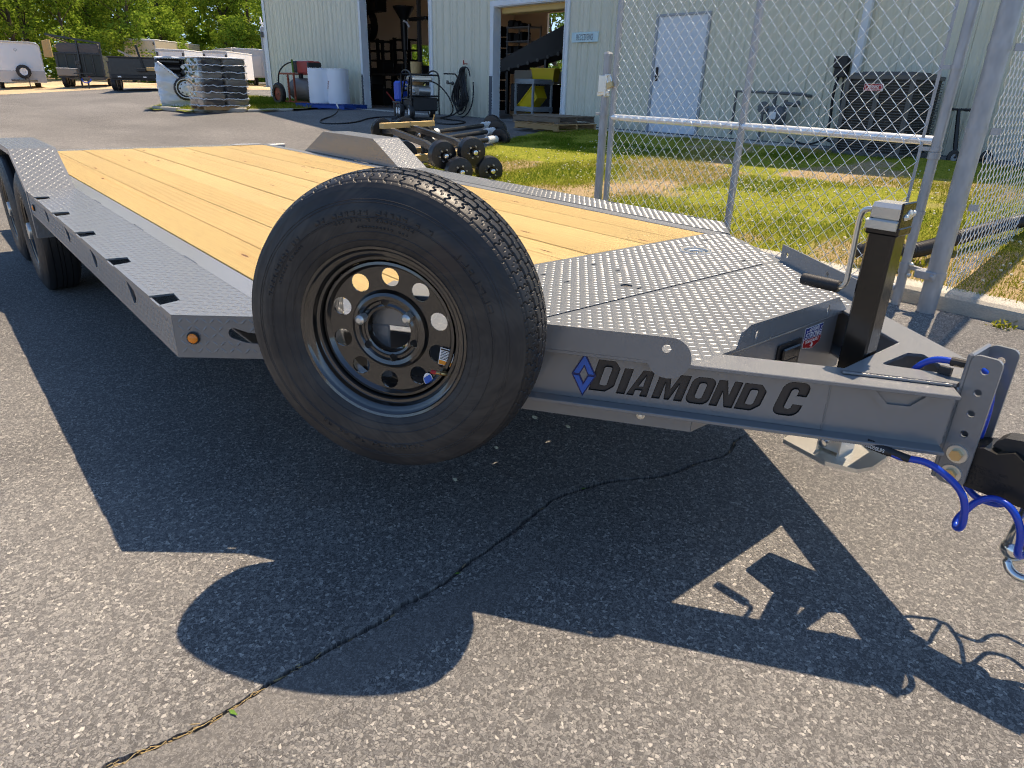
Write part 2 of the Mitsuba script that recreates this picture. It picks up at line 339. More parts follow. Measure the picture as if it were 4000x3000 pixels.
def marker(o, n, nm):
    z = np.array(n, float); x = np.cross([0, 0, 1], z); M = frame(o, x, [0, 0, 1], z)
    k = put('marker_light', lathe([(.0, .002), (.0165, .002), (.018, .005), (.0165, .008), (.0145, .008), (.014, .002)], 28, M), 'black_plastic', TR, label=nm)
    put('lens', lathe([(.014, .003), (.0135, .009), (.009, .012), (.0, .013)], 28, M), 'amber', k)
marker(np.array([-.12, -2.256, G - .065]) + .052 * AE, AN, 'round amber marker light on the front corner plate')
marker([-2.631, -2.256, G - .064], [0, -1, 0], 'small amber marker light beside the fender')
put('bottom_lip', cbox(-2.80, -.13, -2.250, -2.185, G - .126, G - .120), 'grey_paint', TR)
put('bottom_lip', cbox(-2.80, -.13, mir(-2.185), mir(-2.250), G - .126, G - .120), 'grey_paint', TR)
# -- frame channels, cross members -------------------------------------------
for t in (-1.945, .0):
    sgn = -1 if t < -1 else 1
    a, b = sorted((t + sgn * .004, t + sgn * .082))
    put('frame_channel', [cbox(-5.3, .045, a, b, G - .010, G + .001), cbox(-5.3, .10, *sorted((t + sgn * .03, t + sgn * .037)), G - .15, G - .012), cbox(-5.3, .045, a, b, G - .158, G - .150)], 'grey_paint', TR)
for i, s in enumerate(np.linspace(-5.0, -.2, 13)):
    put('cross_member', [box(s - .025, s + .025, -2.02, .09, G - .054, G - .046), box(s - .003, s + .003, -2.02, .09, G - .11, G - .054)], 'grey_paint', TR)
put('cross_member', box(-.06, .09, -1.944, -.001, G - .054, G - .041), 'grey_paint', TR)
put('tail_sill', cbox(-5.34, -5.205, -2.02, .09, G - .14, G - .004, .004), 'grey_paint', TR)
put('tail_plate', [cbox(-5.40, -5.335, -2.2, .28, G - .13, G - .008, .004), ext(sg.box(-5.33, -.27, -5.21, .0), .004, mv(0, 0, G))], 'galv', TR, label='silver tail strip at the rear of the deck')
# -- front steel deck plate, lid ------------------------------------------------
edge = lambda s: -1.599 + .7002 * (s - .676)
fp = sg.Polygon([(.010, -1.945), (.010, -.001), (.060, .080), (.100, .067), (.490, edge(.490) * -1 + 2 * TC), (.490, edge(.490)), (.103, -1.990), (.075, -2.018)])
hs = [circ(.40, -.986, .020)]
fhs = [sa.rotate(sg.box(s - .012, t - .0042, s + .012, t + .0042), 90) for s, t in [(.133, -.862), (.246, -.858), (.137, -1.119), (.252, -1.118), (.446, -.975), (.10, -.12), (.42, -.33)]]
plate('front_deck_plate', fp, mv(0, 0, G), .006, TR, holes=hs + fhs + [circ(.208, -.345, .056)], label='front tread plate with slots and a recessed tie-down ring')
lid = sg.Polygon([(.498, edge(.498) + .002), (.965, edge(.965)), (.965, mir(edge(.965))), (.498, mir(edge(.498)) - .002)])
LID = plate('toolbox_lid', lid, mv(0, 0, G), .006, TR, label='front toolbox lid of tread plate with upturned rims')
th = math.radians(35); E3 = np.array([math.cos(th), math.sin(th), 0]); N3 = np.array([math.sin(th), -math.cos(th), 0]); B0 = np.array([.676, -1.599, G])
BF = frame(B0, E3, [0, 0, 1], N3)
E3f, N3f = E3 * [1, -1, 1], N3 * [1, -1, 1]; B0f = np.array([.676, mir(-1.599), G])
BFf = frame(B0f, -E3f, [0, 0, 1], N3f)
def flangepoly(x0, x1, h, r): 
    p = sg.box(x0, 0, x1, h).difference(sg.box(x1 - r, h - r, x1 + 1, h + 1)).union(circ(x1 - r, h - r, r)).difference(sg.box(x1, -.1, x1 + 1, 1))
    return p
nfl = flangepoly(-.212, .350, .063, .052).difference(circ(.290, .034, .0105)).difference(circ(-.165, .034, .0105))
put('rim', ext(nfl, .005, BF @ mv(0, 0, -.004)), 'grey_paint', TR + '__toolbox_lid', label='upturned rim on the near side')
ffl = sa.scale(flangepoly(-.212, .352, .063, .040), -1, 1, origin=(0, 0)).difference(sa.scale(circ(-.135, .031, .0105), 1, 1.3)).difference(circ(.165, .031, .0105))
put('rim', ext(ffl, .005, BFf @ mv(0, 0, -.004)), 'grey_paint', TR + '__toolbox_lid')
rf = sg.Polygon([(-1.215, 0), (-1.20, .043), (-1.168, .056), (-.700, .050), (-.632, -.0)]).difference(sa.scale(circ(-1.131, .022, .012), .55, 1)).difference(sa.scale(circ(-.754, .022, .014), .45, 1))
put('rim', ext(rf, .004, YZ([.965, 0, G])), 'grey_paint', TR + '__toolbox_lid', label='upturned front rim with two slots')
for (s, t) in [(.545, -1.30)]: pass
# recessed tie-down ring
DR = put('tie_down_ring', [lathe([(.046, -.004), (.050, .003), (.066, .004), (.068, .0015), (.068, 0)], 40, mv(.208, -.345, G)), lathe([(0, -.03), (.036, -.026), (.046, -.012), (.047, .001)], 32, mv(.208, -.345, G))], 'zinc', TR, label='round recessed tie-down ring in the front plate')
put('ring', tube([(.208 + .034 * math.cos(a), -.345 + .034 * math.sin(a), G - .006) for a in np.linspace(0, 2 * np.pi, 25)], .0055, 8), 'zinc', DR)
for a in (40, 130, 220, 310):
    put('rivet', sph((.208 + .060 * math.cos(math.radians(a)), -.345 + .060 * math.sin(math.radians(a)), G + .004), .005, 1, (1, 1, 1)), 'zinc', DR)
# -- toolbox body ------------------------------------------------------------
tb = sg.Polygon([(.16, -1.899), (.952, -1.345), (.952, mir(-1.345)), (.16, mir(-1.899))])
tbs = tb.exterior.coords
BX = put('toolbox', [ext(tb, .004, mv(0, 0, G - .200))] + [bar((*tbs[i], G - .173), (*tbs[i + 1], G - .173), .004, .052) for i in range(4)], 'grey_paint', TR, label='grey toolbox body hung between the tongue beams')
put('front_panel', [cbox(.953, .957, -1.27, mir(-1.27), G - .198, G - .006, .001), tube([(.958, -1.30, G - .008), (.958, mir(-1.30), G - .008)], .006, 8)], 'grey_paint', BX)
lt = YZ([.957, 0, G])
LK = put('latch', ext(sg.Polygon([(-.985, -.150), (-.985, -.047), (-.868, -.047), (-.868, -.150)]).buffer(.004), .005, lt), 'black_plastic', TR + '__toolbox', label='black recessed paddle latch')
st = YZ([.9605, 0, G])
def ST(p, h, mt, nm='sticker'): return put(nm, ext(p, h, st), mt, TR, label=None)
shield = sg.Polygon([(-.845, -.023), (-.742, -.023), (-.742, -.080), (-.785, -.095), (-.845, -.083)])
SK = put('sticker', ext(shield, .0006, YZ([.9572, 0, G])), 'sticker_white', TR, label='blue and red shield sticker on the toolbox front')
put('blue_field', ext(sa.scale(shield, .95, .95).intersection(sg.box(-1, -.0585, 0, 0)), .0006, YZ([.958, 0, G])), 'sticker_blue', SK)
put('red_field', ext(sa.scale(shield, .95, .95).intersection(sg.box(-1, -1, 0, -.0605)), .0006, YZ([.958, 0, G])), 'sticker_red', SK)
put('lettering', [text('40 YEARS', .0105, .0006, width=.060, shear=.0) .apply_translation((-.823, -.037, 0)).apply_transform(YZ([.9588, 0, G])),
                  text('STRONG', .0165, .0006, width=.092).apply_translation((-.840, -.0565, 0)).apply_transform(YZ([.9588, 0, G])),
                  text('TEXAS BUILT', .0085, .0006, width=.080).apply_translation((-.836, -.0715, 0)).apply_transform(YZ([.9588, 0, G])),
                  ext(sg.Polygon([(-.797, -.078), (-.797, -.074), (-.791, -.074), (-.791, -.078), (-.784, -.080), (-.788, -.086), (-.793, -.090), (-.796, -.085), (-.802, -.083)]), .0006, YZ([.9588, 0, G]))]
    + [ext(sg.Polygon([((.0042 if k % 2 == 0 else .0018) * math.sin(k * math.pi / 5) + y, (.0042 if k % 2 == 0 else .0018) * math.cos(k * math.pi / 5) - .033) for k in range(10)]), .0006, YZ([.9588, 0, G])) for y in (-.834, -.752)], 'sticker_white', SK)
put('paddle', [cbox(.962, .972, -.972, -.880, G - .092, G - .056, .005), cbox(.962, .964, -.975, -.878, G - .146, G - .098, .002)], 'black_paint', LK)
# -- tongue beams -------------------------------------------------------------
def ibeam(L0, L1, M):
    return [tf(cbox(L0, L1, -.010, 0, -.10, 0, .0015), M), tf(cbox(L0, L1, -.146, -.137, -.10, 0.004, .0015), M), tf(box(L0, L1, -.137, -.010, -.056, -.048), M)]
put('tongue_beam', ibeam(-.60, .925, BF), 'grey_paint', TR, label='near tongue I-beam with name lettering')
put('tongue_beam', ibeam(-.925, .60, BFf), 'grey_paint', TR)
# name panel: letters cut through it
PZ = -.030
SHR = .247
def glyph(c, w, h, x, y, st, hb=None):
    "block capitals built from rectangles with rounded corners; st = stroke, hb = horizontal bar"
    hb = hb or st * .82; r = min(w, h) * .30
    full = sg.box(0, 0, w, h)
    if c == 'I': q = full
    elif c == 'D': q = sg.Polygon([(0, 0), (w - r, 0), (w, r), (w, h - r), (w - r, h), (0, h)]).buffer(-.006).buffer(.006).union(sg.box(0, 0, st, h)).difference(rrect(st, w - st * .92, hb, h - hb, .005))
    elif c == 'O': q = rrect(0, w, 0, h, r * 1.05).difference(rrect(st, w - st, hb, h - hb, .006))
    elif c == 'C': q = rrect(0, w, 0, h, r * 1.1).difference(rrect(st, w - st, hb, h - hb, .006)).difference(sg.box(w - st - .002, h * .36, w + 1, h * .60))
    elif c == 'A': q = sg.Polygon([(0, 0), (st, 0), (w * .36, h * .22), (w * .66, h * .22), (w - st, 0), (w, 0), (w * .93, h), (w * .40, h)]).difference(sg.Polygon([(w * .45, h * .38), (w * .66, h * .38), (w * .63, h * .78)]))
    elif c == 'M': q = sg.Polygon([(0, 0), (st, 0), (st, h * .62), (w * .42, 0), (w * .58, 0), (w - st, h * .62), (w - st, 0), (w, 0), (w, h), (w - st * 1.25, h), (w * .5, h * .42), (st * 1.25, h), (0, h)])
    elif c == 'N': q = sg.Polygon([(0, 0), (st, 0), (st, h * .55), (w - st, 0), (w, 0), (w, h), (w - st, h), (w - st, h * .45), (st, h), (0, h)])
    return sa.affine_transform(q, [1, SHR, 0, 1, x, y])
glyphs = [glyph('D', .060, .086, .108, -.111, .0215), glyph('I', .022, .071, .178, -.111, .022), glyph('A', .052, .071, .203, -.111, .019), glyph('M', .074, .071, .266, -.111, .0205), glyph('O', .056, .073, .3455, -.112, .0195), glyph('N', .055, .071, .405, -.111, .0195), glyph('D', .055, .071, .4645, -.111, .0195), glyph('C', .060, .089, .549, -.112, .0225)]
def dia(x, y, w, h): return sg.Polygon([(x - w, y), (x, y + h), (x + w, y), (x, y - h)])
logo = dia(.094, -.070, .029, .055)
allg = so.unary_union(glyphs)
put('name_panel', ext(sg.box(-.58, -.136, .668, -.0105).difference(allg), .005, BF @ mv(0, 0, PZ - .005)), 'grey_paint', TR, False, label='cut-out name panel reading DIAMOND C')
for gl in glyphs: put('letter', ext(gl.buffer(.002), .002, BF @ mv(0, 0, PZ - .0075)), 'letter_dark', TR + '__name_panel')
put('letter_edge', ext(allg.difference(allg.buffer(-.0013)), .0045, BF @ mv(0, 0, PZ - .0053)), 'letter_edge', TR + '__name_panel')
ring_ = logo.difference(dia(.094, -.070, .0125, .026))
put('emblem', ext(ring_.buffer(.0022, join_style=2), .0015, BF @ mv(0, 0, PZ + .0004)), 'logo_navy', TR + '__name_panel', label='blue diamond emblem')
put('emblem', ext(ring_.difference(sg.box(0, -.0722, .2, -.0678)).buffer(-.0012), .0015, BF @ mv(0, 0, PZ + .0022)), 'logo_blue', TR + '__name_panel')
# gusset outlines on the web near the tip
gz = [(.745, -.012), (.790, -.056), (.842, -.055), (.884, -.012)]
put('weld_plate', ext(sg.LineString(gz).buffer(.007, cap_style=2, join_style=2).intersection(sg.box(0, -.2, 2, -.0105)), .006, BF @ mv(0, 0, PZ - .002)), 'grey_paint', TR)
put('web_plate', tf(box(.669, .925, -.137, -.0105, PZ - .008, PZ - .003), BF), 'grey_paint', TR)
# tip plate with a rounded triangular opening
tip = sg.Polygon([(1.205, -1.150), (1.405, -1.020), (1.405, mir(-1.020)), (1.205, mir(-1.150))])
hole = sg.Polygon([(1.249, -1.032), (1.256, -.905), (1.280, -.885), (1.366, -.952), (1.362, -.972)]).buffer(-.004).buffer(.008)
put('tip_plate', ext(tip.difference(hole), .008, mv(0, 0, G + .0005)), 'grey_paint', TR, label='tip plate with rounded triangular opening')
put('weld_bead', [tube(np.array([(1.21 + .19 * q, -1.153 + .129 * q - .002 * (i % 2), G + .004) for i, q in enumerate(np.linspace(0, 1, 60))]), rng.uniform(.003, .0045, 60), 6)], 'grey_paint', TR, True)
def bead(a, b, n=40, r=.0028):
    a, b = np.array(a, float), np.array(b, float); q = np.linspace(0, 1, n)[:, None]; return tube(a + (b - a) * q + rng.normal(0, .0006, (n, 3)), rng.uniform(r * .8, r * 1.3, n), 6)
put('weld_bead', bead((1.409, -1.020, G - .14), (1.409, -1.020, G + .0), 34, .004), 'grey_paint', TR, True)
put('weld_bead', tf(bead((.668, -.012, PZ), (.668, -.134, PZ), 30, .0018), BF), 'grey_paint', TR, True)
for s0 in (-2.3, -1.5, -.8): put('weld_bead', bead((s0, -2.0215, G + .001), (s0 + .14, -2.0215, G + .001), 30), 'grey_paint', TR, True)
# coupler channel: two drilled plates and a web
zs = [.052, .001, -.050, -.101, -.152, -.203]
chp = rrect(1.418, 1.478, -.232, .084, .016)
for z in zs: chp = chp.difference(circ(1.448, z, .0085))
CH = put('coupler_channel', [ext(chp, .009, XZ([0, -1.011, G])), ext(chp, .009, XZ([0, -.903, G])), cbox(1.408, 1.420, -1.0195, -.9035, G - .23, G + .083, .004)], 'grey_paint', TR, label='adjustable coupler channel with rows of holes')
for z in zs[-2:]:
    bz = put('bolt', [lathe([(0, .002), (.0215, .002), (.0225, .0), (.0215, .004), (.0, .004)], 30, XZ([1.448, -1.020, G + z]))], 'zinc', TR + '__coupler_channel', label='large washer and bolt head')
    put('bolt_head', ext(sg.Polygon([(.0135 * math.cos(a), .0135 * math.sin(a)) for a in np.arange(6) * math.pi / 3 + .3]), .011, XZ([1.448, -1.024, G + z])), 'zinc_yellow', TR + '__coupler_channel')
# coupler
cpl = sg.Polygon([(1.44, -.226), (1.44, -.150), (1.464, -.148), (1.469, -.136), (1.49, -.129), (1.517, -.133), (1.546, -.118), (1.575, -.135), (1.66, -.15), (1.76, -.2), (1.76, -.30), (1.66, -.30), (1.60, -.226)]).buffer(.004)
CP_ = put('coupler', [ext(cpl, .085, XZ([0, -.919, G])), sph((1.72, -.9615, G - .235), .052, 3, (1, 1, 1))], 'black_satin', TR, label='black cast ball coupler with raised lettering')
lines_ = ['DEMCO eZ-Latch', 'BOYDEN, IOWA', 'USE 4-GRADE BOLTS', 'PAT. #7,588,973', '2 5/16      11A']
put('lettering', [tf(text(s, .0072, .0012, False, width=.0052 * len(s)), XZ([1.476, -1.0042, G - .176 - .0108 * i])) for i, s in enumerate(lines_)], 'black_plastic', CP_)
put('latch_handle', [hull([(x, y, z) for x, z in ((1.500, G - .121), (1.504, G - .107), (1.518, G - .093), (1.60, G - .078), (1.70, G - .095), (1.57, G - .116), (1.70, G - .12)) for y in (-.985, -.938)]), bar((1.60, -.9615, G - .12), (1.62, -.9615, G - .16), .03, .03, .003)], 'black_plastic', CP_)
# -- jack ----------------------------------------------------------------------
JK = put('jack', [cbox(1.137, 1.200, -1.020, -.956, G - .14, G + .318, .005), cbox(1.130, 1.206, -1.024, -.952, G + .300, G + .322, .004), cbox(1.134, 1.139, -1.022, -.954, G + .318, G + .362, .002), cbox(1.198, 1.204, -1.023, -.953, G + .30, G + .376, .003)], 'black_gloss', TR, label='black square tongue jack with silver cap and crank')
capp = sg.Polygon([(-1.023, .338), (-1.024, .362), (-1.016, .372), (-.960, .372), (-.952, .362), (-.952, .338), (-.955, .338), (-.955, .360), (-.962, .368), (-1.014, .368), (-1.021, .360), (-1.021, .338)])
put('cap', [ext(capp, .064, YZ([1.136, 0, G])), ext(sg.Polygon([(-1.0235, .312), (-1.0235, .336), (-1.0300, .332), (-1.0300, .314)]), .070, YZ([1.131, 0, G])), cbox(1.138, 1.197, -1.017, -.96, G + .33, G + .356, .004)], 'zinc', TR + '__jack')
put('crank', tube(spline([(1.140, -.985, G + .349), (1.118, -.985, G + .350), (1.103, -.985, G + .344), (1.098, -.985, G + .325), (1.099, -.985, G + .25), (1.100, -.985, G + .185), (1.098, -.985, G + .164), (1.088, -.985, G + .154), (1.06, -.985, G + .153)], 56), .0068, 12), 'zinc', TR + '__jack', True)
put('grip', lathe([(0, 0), (.0135, 0), (.0155, .003), (.0155, .094), (.0135, .099), (0, .099)], 24, frame([1.086, -.985, G + .153], [0, 1, 0], [0, 0, 1], [-1, 0, .0])), 'black_plastic', TR + '__jack')
for y, z, r in ((-.998, .343, .008), (-.980, .348, .012), (-.961, .350, .008)):
    put('rivet', lathe([(r, 0), (r * .8, .004), (0, .006)], 16, YZ([1.204, y, G + z])), 'zinc', TR + '__jack')
JZ = G - .185
put('drop_leg', [box(1.145, 1.192, -1.012, -.964, JZ - .085, G - .12)], 'zinc', TR + '__jack')
fo = sg.Polygon([(-.105, -.06), (.02, -.085), (.085, -.06), (.10, -.02), (.10, .06), (.05, .08), (-.105, .05)])
put('foot', [ext(fo, .005, mv(1.165, -.975, JZ - .095, 0)), ext(fo.buffer(.010).difference(fo), .012, mv(1.165, -.975, JZ - .102, 0)), box(1.138, 1.143, -1.03, -.94, JZ - .095, JZ - .02), box(1.194, 1.199, -1.03, -.94, JZ - .095, JZ - .02)], 'zinc', TR + '__jack', label='folded silver jack foot under the beam')
put('pin', [cyl((1.16, -1.045, JZ - .055), (1.16, -.93, JZ - .055), .007), lathe([(.012, 0), (.010, .006), (0, .007)], 16, XZ([1.16, -1.045, JZ - .055]))], 'chrome', TR + '__jack')
put('lower_bolt', lathe([(.011, 0), (.011, .003), (.007, .004), (.006, .010), (0, .011)], 16, BF @ mv(.245, -.170, -.047)), 'zinc', TR)
# -- safety cables ------------------------------------------------------------
ca = spline([(1.36, -1.00, G - .06), (1.30, -.985, G - .01), (1.335, -.985, G + .035), (1.385, -.982, G + .044), (1.435, -.965, G + .034), (1.462, -.96, G - .02), (1.466, -.96, G - .12)], 60)
CB = put('safety_cable', tube(ca, .0075, 12), 'cable_blue', TR, True, label='blue safety cable over the tip plate')
put('sleeve', [tube(ca[26:34], .0108, 12), box(1.352, 1.378, -.99, -.974, G + .010, G + .026)], 'black_plastic', CB)
cb_ = spline(np.array([[1.345, -1.14, -0.15], [1.385, -1.13, -0.155], [1.416, -1.12, -0.153], [1.448, -1.115, -0.162], [1.476, -1.11, -0.178], [1.499, -1.11, -0.197], [1.511, -1.105, -0.226], [1.516, -1.1, -0.259], [1.513, -1.09, -0.288], [1.503, -1.078, -0.297], [1.497, -1.062, -0.289], [1.502, -1.05, -0.271], [1.514, -1.04, -0.243], [1.533, -1.035, -0.223], [1.552, -1.035, -0.216], [1.575, -1.04, -0.219], [1.595, -1.045, -0.234], [1.609, -1.045, -0.26], [1.616, -1.04, -0.295], [1.618, -1.03, -0.325], [1.628, -1.0, -0.335]]) + [0, 0, G], 150)
CB2 = put('safety_cable', tube(cb_, .0078, 12), 'cable_blue', TR, True, label='coiled blue safety cable hanging below the tongue')
put('sleeve', [tube([(1.298, -1.15, G - .146), (1.348, -1.138, G - .152)], [.0112, .0112], 14), tube([(1.348, -1.138, G - .152), (1.388, -1.130, G - .155)], [.0100, .0090], 14)], 'black_plastic', CB2)
put('lettering', tf(text('14000LBS', .0085, .0006, False, width=.040), frame([1.301, -1.1606, G - .151], np.array([.972, .23, -.05]), [.05, 0, .998], [.23, -.972, 0])), 'sticker_white', CB2)
cc = spline([(1.47, -.93, G - .20), (1.466, -.95, G - .247), (1.481, -.95, G - .263), (1.499, -.95, G - .272), (1.522, -.95, G - .272), (1.545, -.95, G - .266), (1.562, -.95, G - .248), (1.60, -.95, G - .25), (1.66, -.93, G - .32), (1.72, -.93, G - .36)], 70)
put('safety_cable', tube(cc, .0078, 12), 'cable_blue', TR, True)
put('safety_hook', [cyl((1.605, -.97, G - .24), (1.598, -.97, G - .33), .020, 20), sph((1.603, -.97, G - .350), .030, 3), tube(spline([(1.60, -.99, G - .37), (1.63, -1.0, G - .395), (1.67, -.99, G - .38), (1.68, -.97, G - .34), (1.66, -.96, G - .31)], 30), .010, 12)], 'chrome', TR, True)
for pts, r_ in (([(1.43, -.89), (1.41, -.85), (1.42, -.84), (1.44, -.83), (1.47, -.81), (1.48, -.87), (1.48, -.91), (1.46, -.92), (1.44, -.91)], .0055), ([(1.47, -.81), (1.49, -.80), (1.51, -.82), (1.54, -.86), (1.57, -.92), (1.58, -.87), (1.59, -.82), (1.61, -.81), (1.63, -.81), (1.66, -.82), (1.75, -.85)], .0060), ([(1.51, -.82), (1.54, -.81), (1.56, -.80), (1.57, -.77), (1.59, -.74), (1.61, -.73), (1.66, -.73), (1.8, -.75)], .0055)):
    q = spline([(x, y, .40 + .012 * math.sin(i * 1.3)) for i, (x, y) in enumerate(pts)], 60); put('wiring_lead', tube(q, r_, 8), 'black_plastic', TR, True)
# -- fenders --------------------------------------------------------------------
prof = [(-2.80, -.257), (-2.80, .0), (-3.19, .190), (-4.05, .190), (-4.46, .0), (-4.46, -.257)]
def fender(t0, t1, inner, outer, lab):
    a, b = min(t0, t1), max(t0, t1); fk = None
    for (p, q) in zip(prof[:-1], prof[1:]):
        p3, q3 = np.array([p[0], 0, G + p[1]]), np.array([q[0], 0, G + q[1]]); L = np.linalg.norm(q3 - p3); x = (q3 - p3) / L
        nrm = np.cross(x, [0, 1, 0]); nrm = -nrm if (nrm[2] < -.01 or (abs(nrm[2]) <= .01 and nrm[0] * (1 if p[0] > -3.5 else -1) < 0)) else nrm
        y = np.cross(nrm, x); y0 = np.array([0, a if y[1] > 0 else b, 0])
        M = frame(p3 + y0, x, y, nrm)
        if fk is None: fk = put('fender', ext(sg.box(0, 0, L, b - a), .005, M @ mv(0, 0, -.005)), 'grey_tread', TR, 30, lab)
        else: put('panel', ext(sg.box(0, 0, L, b - a), .005, M @ mv(0, 0, -.005)), 'grey_tread', fk, 30)
        put('tread_relief', tread(sg.box(0, 0, L, b - a), M, .022), 'grey_tread', fk, True, stuff=True)
    ip = sg.Polygon([(p[0], p[1]) for p in prof[1:5]])
    s = 1 if inner > outer else -1                    # inner face looks to +y for the near fender
    M = frame([0, inner, G], [1, 0, 0], [0, 0, 1], [0, -1, 0]) if s < 0 else frame([0, inner, G], [-1, 0, 0], [0, 0, 1], [0, 1, 0])
    ipp = ip if s < 0 else sa.scale(ip, -1, 1, origin=(0, 0))
    put('inner_panel', ext(ipp, .004, M @ mv(0, 0, -.004)), 'grey_tread', fk); put('tread_relief', tread(ipp, M, .0215), 'grey_tread', fk, True, stuff=True)
    lip = sg.Polygon([(p[0], p[1]) for p in prof]).difference(sg.Polygon([(p[0], p[1]) for p in [(-2.84, -.3), (-2.84, -.02), (-3.21, .155), (-4.03, .155), (-4.42, -.02), (-4.42, -.3)]]))
    put('outer_lip', ext(lip, .004, XZ([0, outer + (.004 if s < 0 else 0), G])), 'grey_paint', fk)
fender(-2.256, -2.024, -2.024, -2.256, 'near side drive-over tread plate fender')
fender(mir(-2.256), mir(-2.024), mir(-2.024), mir(-2.256), 'far side drive-over tread plate fender')
# ================================================================== WHEELS
def tyre_mesh(R, W, rb, nth=1736, pitches=62, detail=True):
    "tyre about local z (z = outboard); profile from outer bead round the tread to the inner bead; returns (tread mesh, sidewall mesh)"
    hw = W / 2
    sw = [(rb, .40 * W), (rb + .012, .445 * W), (rb + .03, .478 * W), (rb + .06, .497 * W), (rb + .085, .495 * W), (R - .055, .468 * W), (R - .036, .435 * W), (R - .030, .428 * W), (R - .028, .420 * W)]
    s = spline([(a, b, 0) for a, b in sw], 26)[:, :2] if detail else np.array(sw)
    # fine concentric mouldings
    side = []
    for i, (r, z) in enumerate(s):
        side.append((r, z))
    outer = lathe(side + [(R - .0205, .404 * W)], 160 if detail else 64)
    inner = lathe([(r, -z) for r, z in reversed(side + [(R - .0205, .404 * W)])], 160 if detail else 64)
    if not detail:
        tr = lathe([(R - .0205, .404 * W), (R - .008, .37 * W), (R, .30 * W), (R, .22 * W), (R - .008, .215 * W), (R - .008, .20 * W), (R, .195 * W), (R, .06 * W), (R - .008, .055 * W), (R - .008, .04 * W), (R, .035 * W),
                    (R, -.035 * W), (R - .008, -.04 * W), (R - .008, -.055 * W), (R, -.06 * W), (R, -.195 * W), (R - .008, -.20 * W), (R - .008, -.215 * W), (R, -.22 * W), (R, -.30 * W), (R - .008, -.37 * W), (R - .0205, -.404 * W)], 72)
        return tr, cat([outer, inner])
    y = np.linspace(-.404 * W, .404 * W, 108); n = len(y); a = np.arange(nth) * 2 * np.pi / nth
    ay = np.abs(y) / W
    crown = R - .035 * (ay / .404) ** 4 * .62 - .004 * (ay / .3) ** 2
    A, Y = np.meshgrid(a, y, indexing='ij'); d = np.zeros_like(A); ph = A * pitches / (2 * np.pi); AY = np.abs(Y) / W
    def groove(x, c, w, s_=.0012): return clip01((w / 2 + s_ - np.abs(x - c)) / s_)
    for c in (-.195, -.066, .066, .195):            # four slightly zigzag circumferential grooves
        zz = .0014 * np.sign(np.sin(2 * np.pi * ph))
        d = np.maximum(d, .0085 * groove(Y, c * W + zz, .0042))
    for lo, hi, o in ((-.195, -.066, .0), (-.066, .066, .5), (.066, .195, .0)):   # cross slots of the centre ribs
        f = np.mod(ph + o + .6 * Y / W, 1) - .5
        m = (Y > lo * W) & (Y < hi * W)
        d = np.maximum(d, m * .0055 * groove(f, 0, .05, .03))
        edge = np.minimum(np.abs(Y - lo * W), np.abs(Y - hi * W)) < .0065
        d = np.maximum(d, m * edge * .0075 * groove(f, 0, .20, .04))
    sgn = np.sign(Y)
    wob = .10 * np.sign(np.sin(Y * 420)) * np.abs(np.sin(Y * 420)) ** .6
    f = np.mod(ph + .5 * (sgn > 0) + wob, 1) - .5                    # shoulder notches
    m = (AY > .205)
    d = np.maximum(d, m * .0055 * groove(f, 0, .035, .03) * clip01((AY - .20) / .02) * (.45 + .55 * clip01((.37 - AY) / .06)))
    f2 = np.mod(ph + .5 + .5 * (sgn > 0) + wob, 1) - .5
    d = np.maximum(d, m * .0025 * groove(f2, 0, .02, .03) * (AY < .30))
    f3 = np.mod(ph * 2.0 + .5, 1) - .5
    d = np.maximum(d, .0018 * (AY > .35) * (AY < .39) * groove(f3, 0, .04, .05))              # short ticks below the shoulder
    d = np.maximum(d, .0025 * groove(AY, .345, .006, .002))
    r = crown[None] - d
    v = np.stack([r * np.cos(A), r * np.sin(A), Y], -1).reshape(-1, 3)
    i, j = np.meshgrid(np.arange(nth), np.arange(n - 1), indexing='ij'); i2 = (i + 1) % nth
    q = np.stack([i * n + j, i2 * n + j, i2 * n + j + 1, i * n + j + 1], -1).reshape(-1, 4)
    tr = trimesh.Trimesh(v, np.vstack([q[:, [0, 1, 2]], q[:, [0, 2, 3]]]), process=False)
    # sidewall mouldings: fine rings and radial ticks
    rings = []
    rr_ = np.random.default_rng(4)
    for (r0, a0, a1, da, hh) in ((rb + .080, 62, 118, 3.1, .010), (rb + .064, 70, 112, 2.2, .006), (rb + .078, 128, 168, 3.0, .010), (rb + .062, 132, 160, 2.0, .006), (rb + .078, 236, 292, 3.2, .010), (rb + .078, 20, 48, 4.5, .014), (rb + .05, 70, 100, 2.0, .005)):
        for aa in np.arange(a0, a1, da):
            if rr_.random() < .2: continue
            z_ = np.interp(r0, [q[0] for q in side], [q[1] for q in side]); w_ = r0 * math.radians(da) * rr_.uniform(.35, .8); M_ = mv(0, 0, 0, aa)
            rings.append(tf(box(r0 - hh / 2, r0 + hh / 2, -w_ / 2, -w_ / 2 + .0018, z_ - .003, z_ + .0014), M_)); rings.append(tf(box(r0 + (hh / 2 - .0016) * rr_.choice([-1, 0, 1]) - .0008, r0 + (hh / 2 - .0016) * rr_.choice([-1, 0, 1]) + .0008, -w_ / 2, w_ / 2, z_ - .003, z_ + .0014), M_))
    for rr in (R - .052, R - .058, rb + .072, rb + .069, rb + .040, rb + .022):
        zz = np.interp(rr, [p[0] for p in side], [p[1] for p in side])
        rings.append(lathe([(rr - .0022, zz - .0012), (rr - .0006, zz + .0012), (rr + .0006, zz + .0012), (rr + .0022, zz - .0012)], 160))
    return tr, cat([outer, inner] + rings)
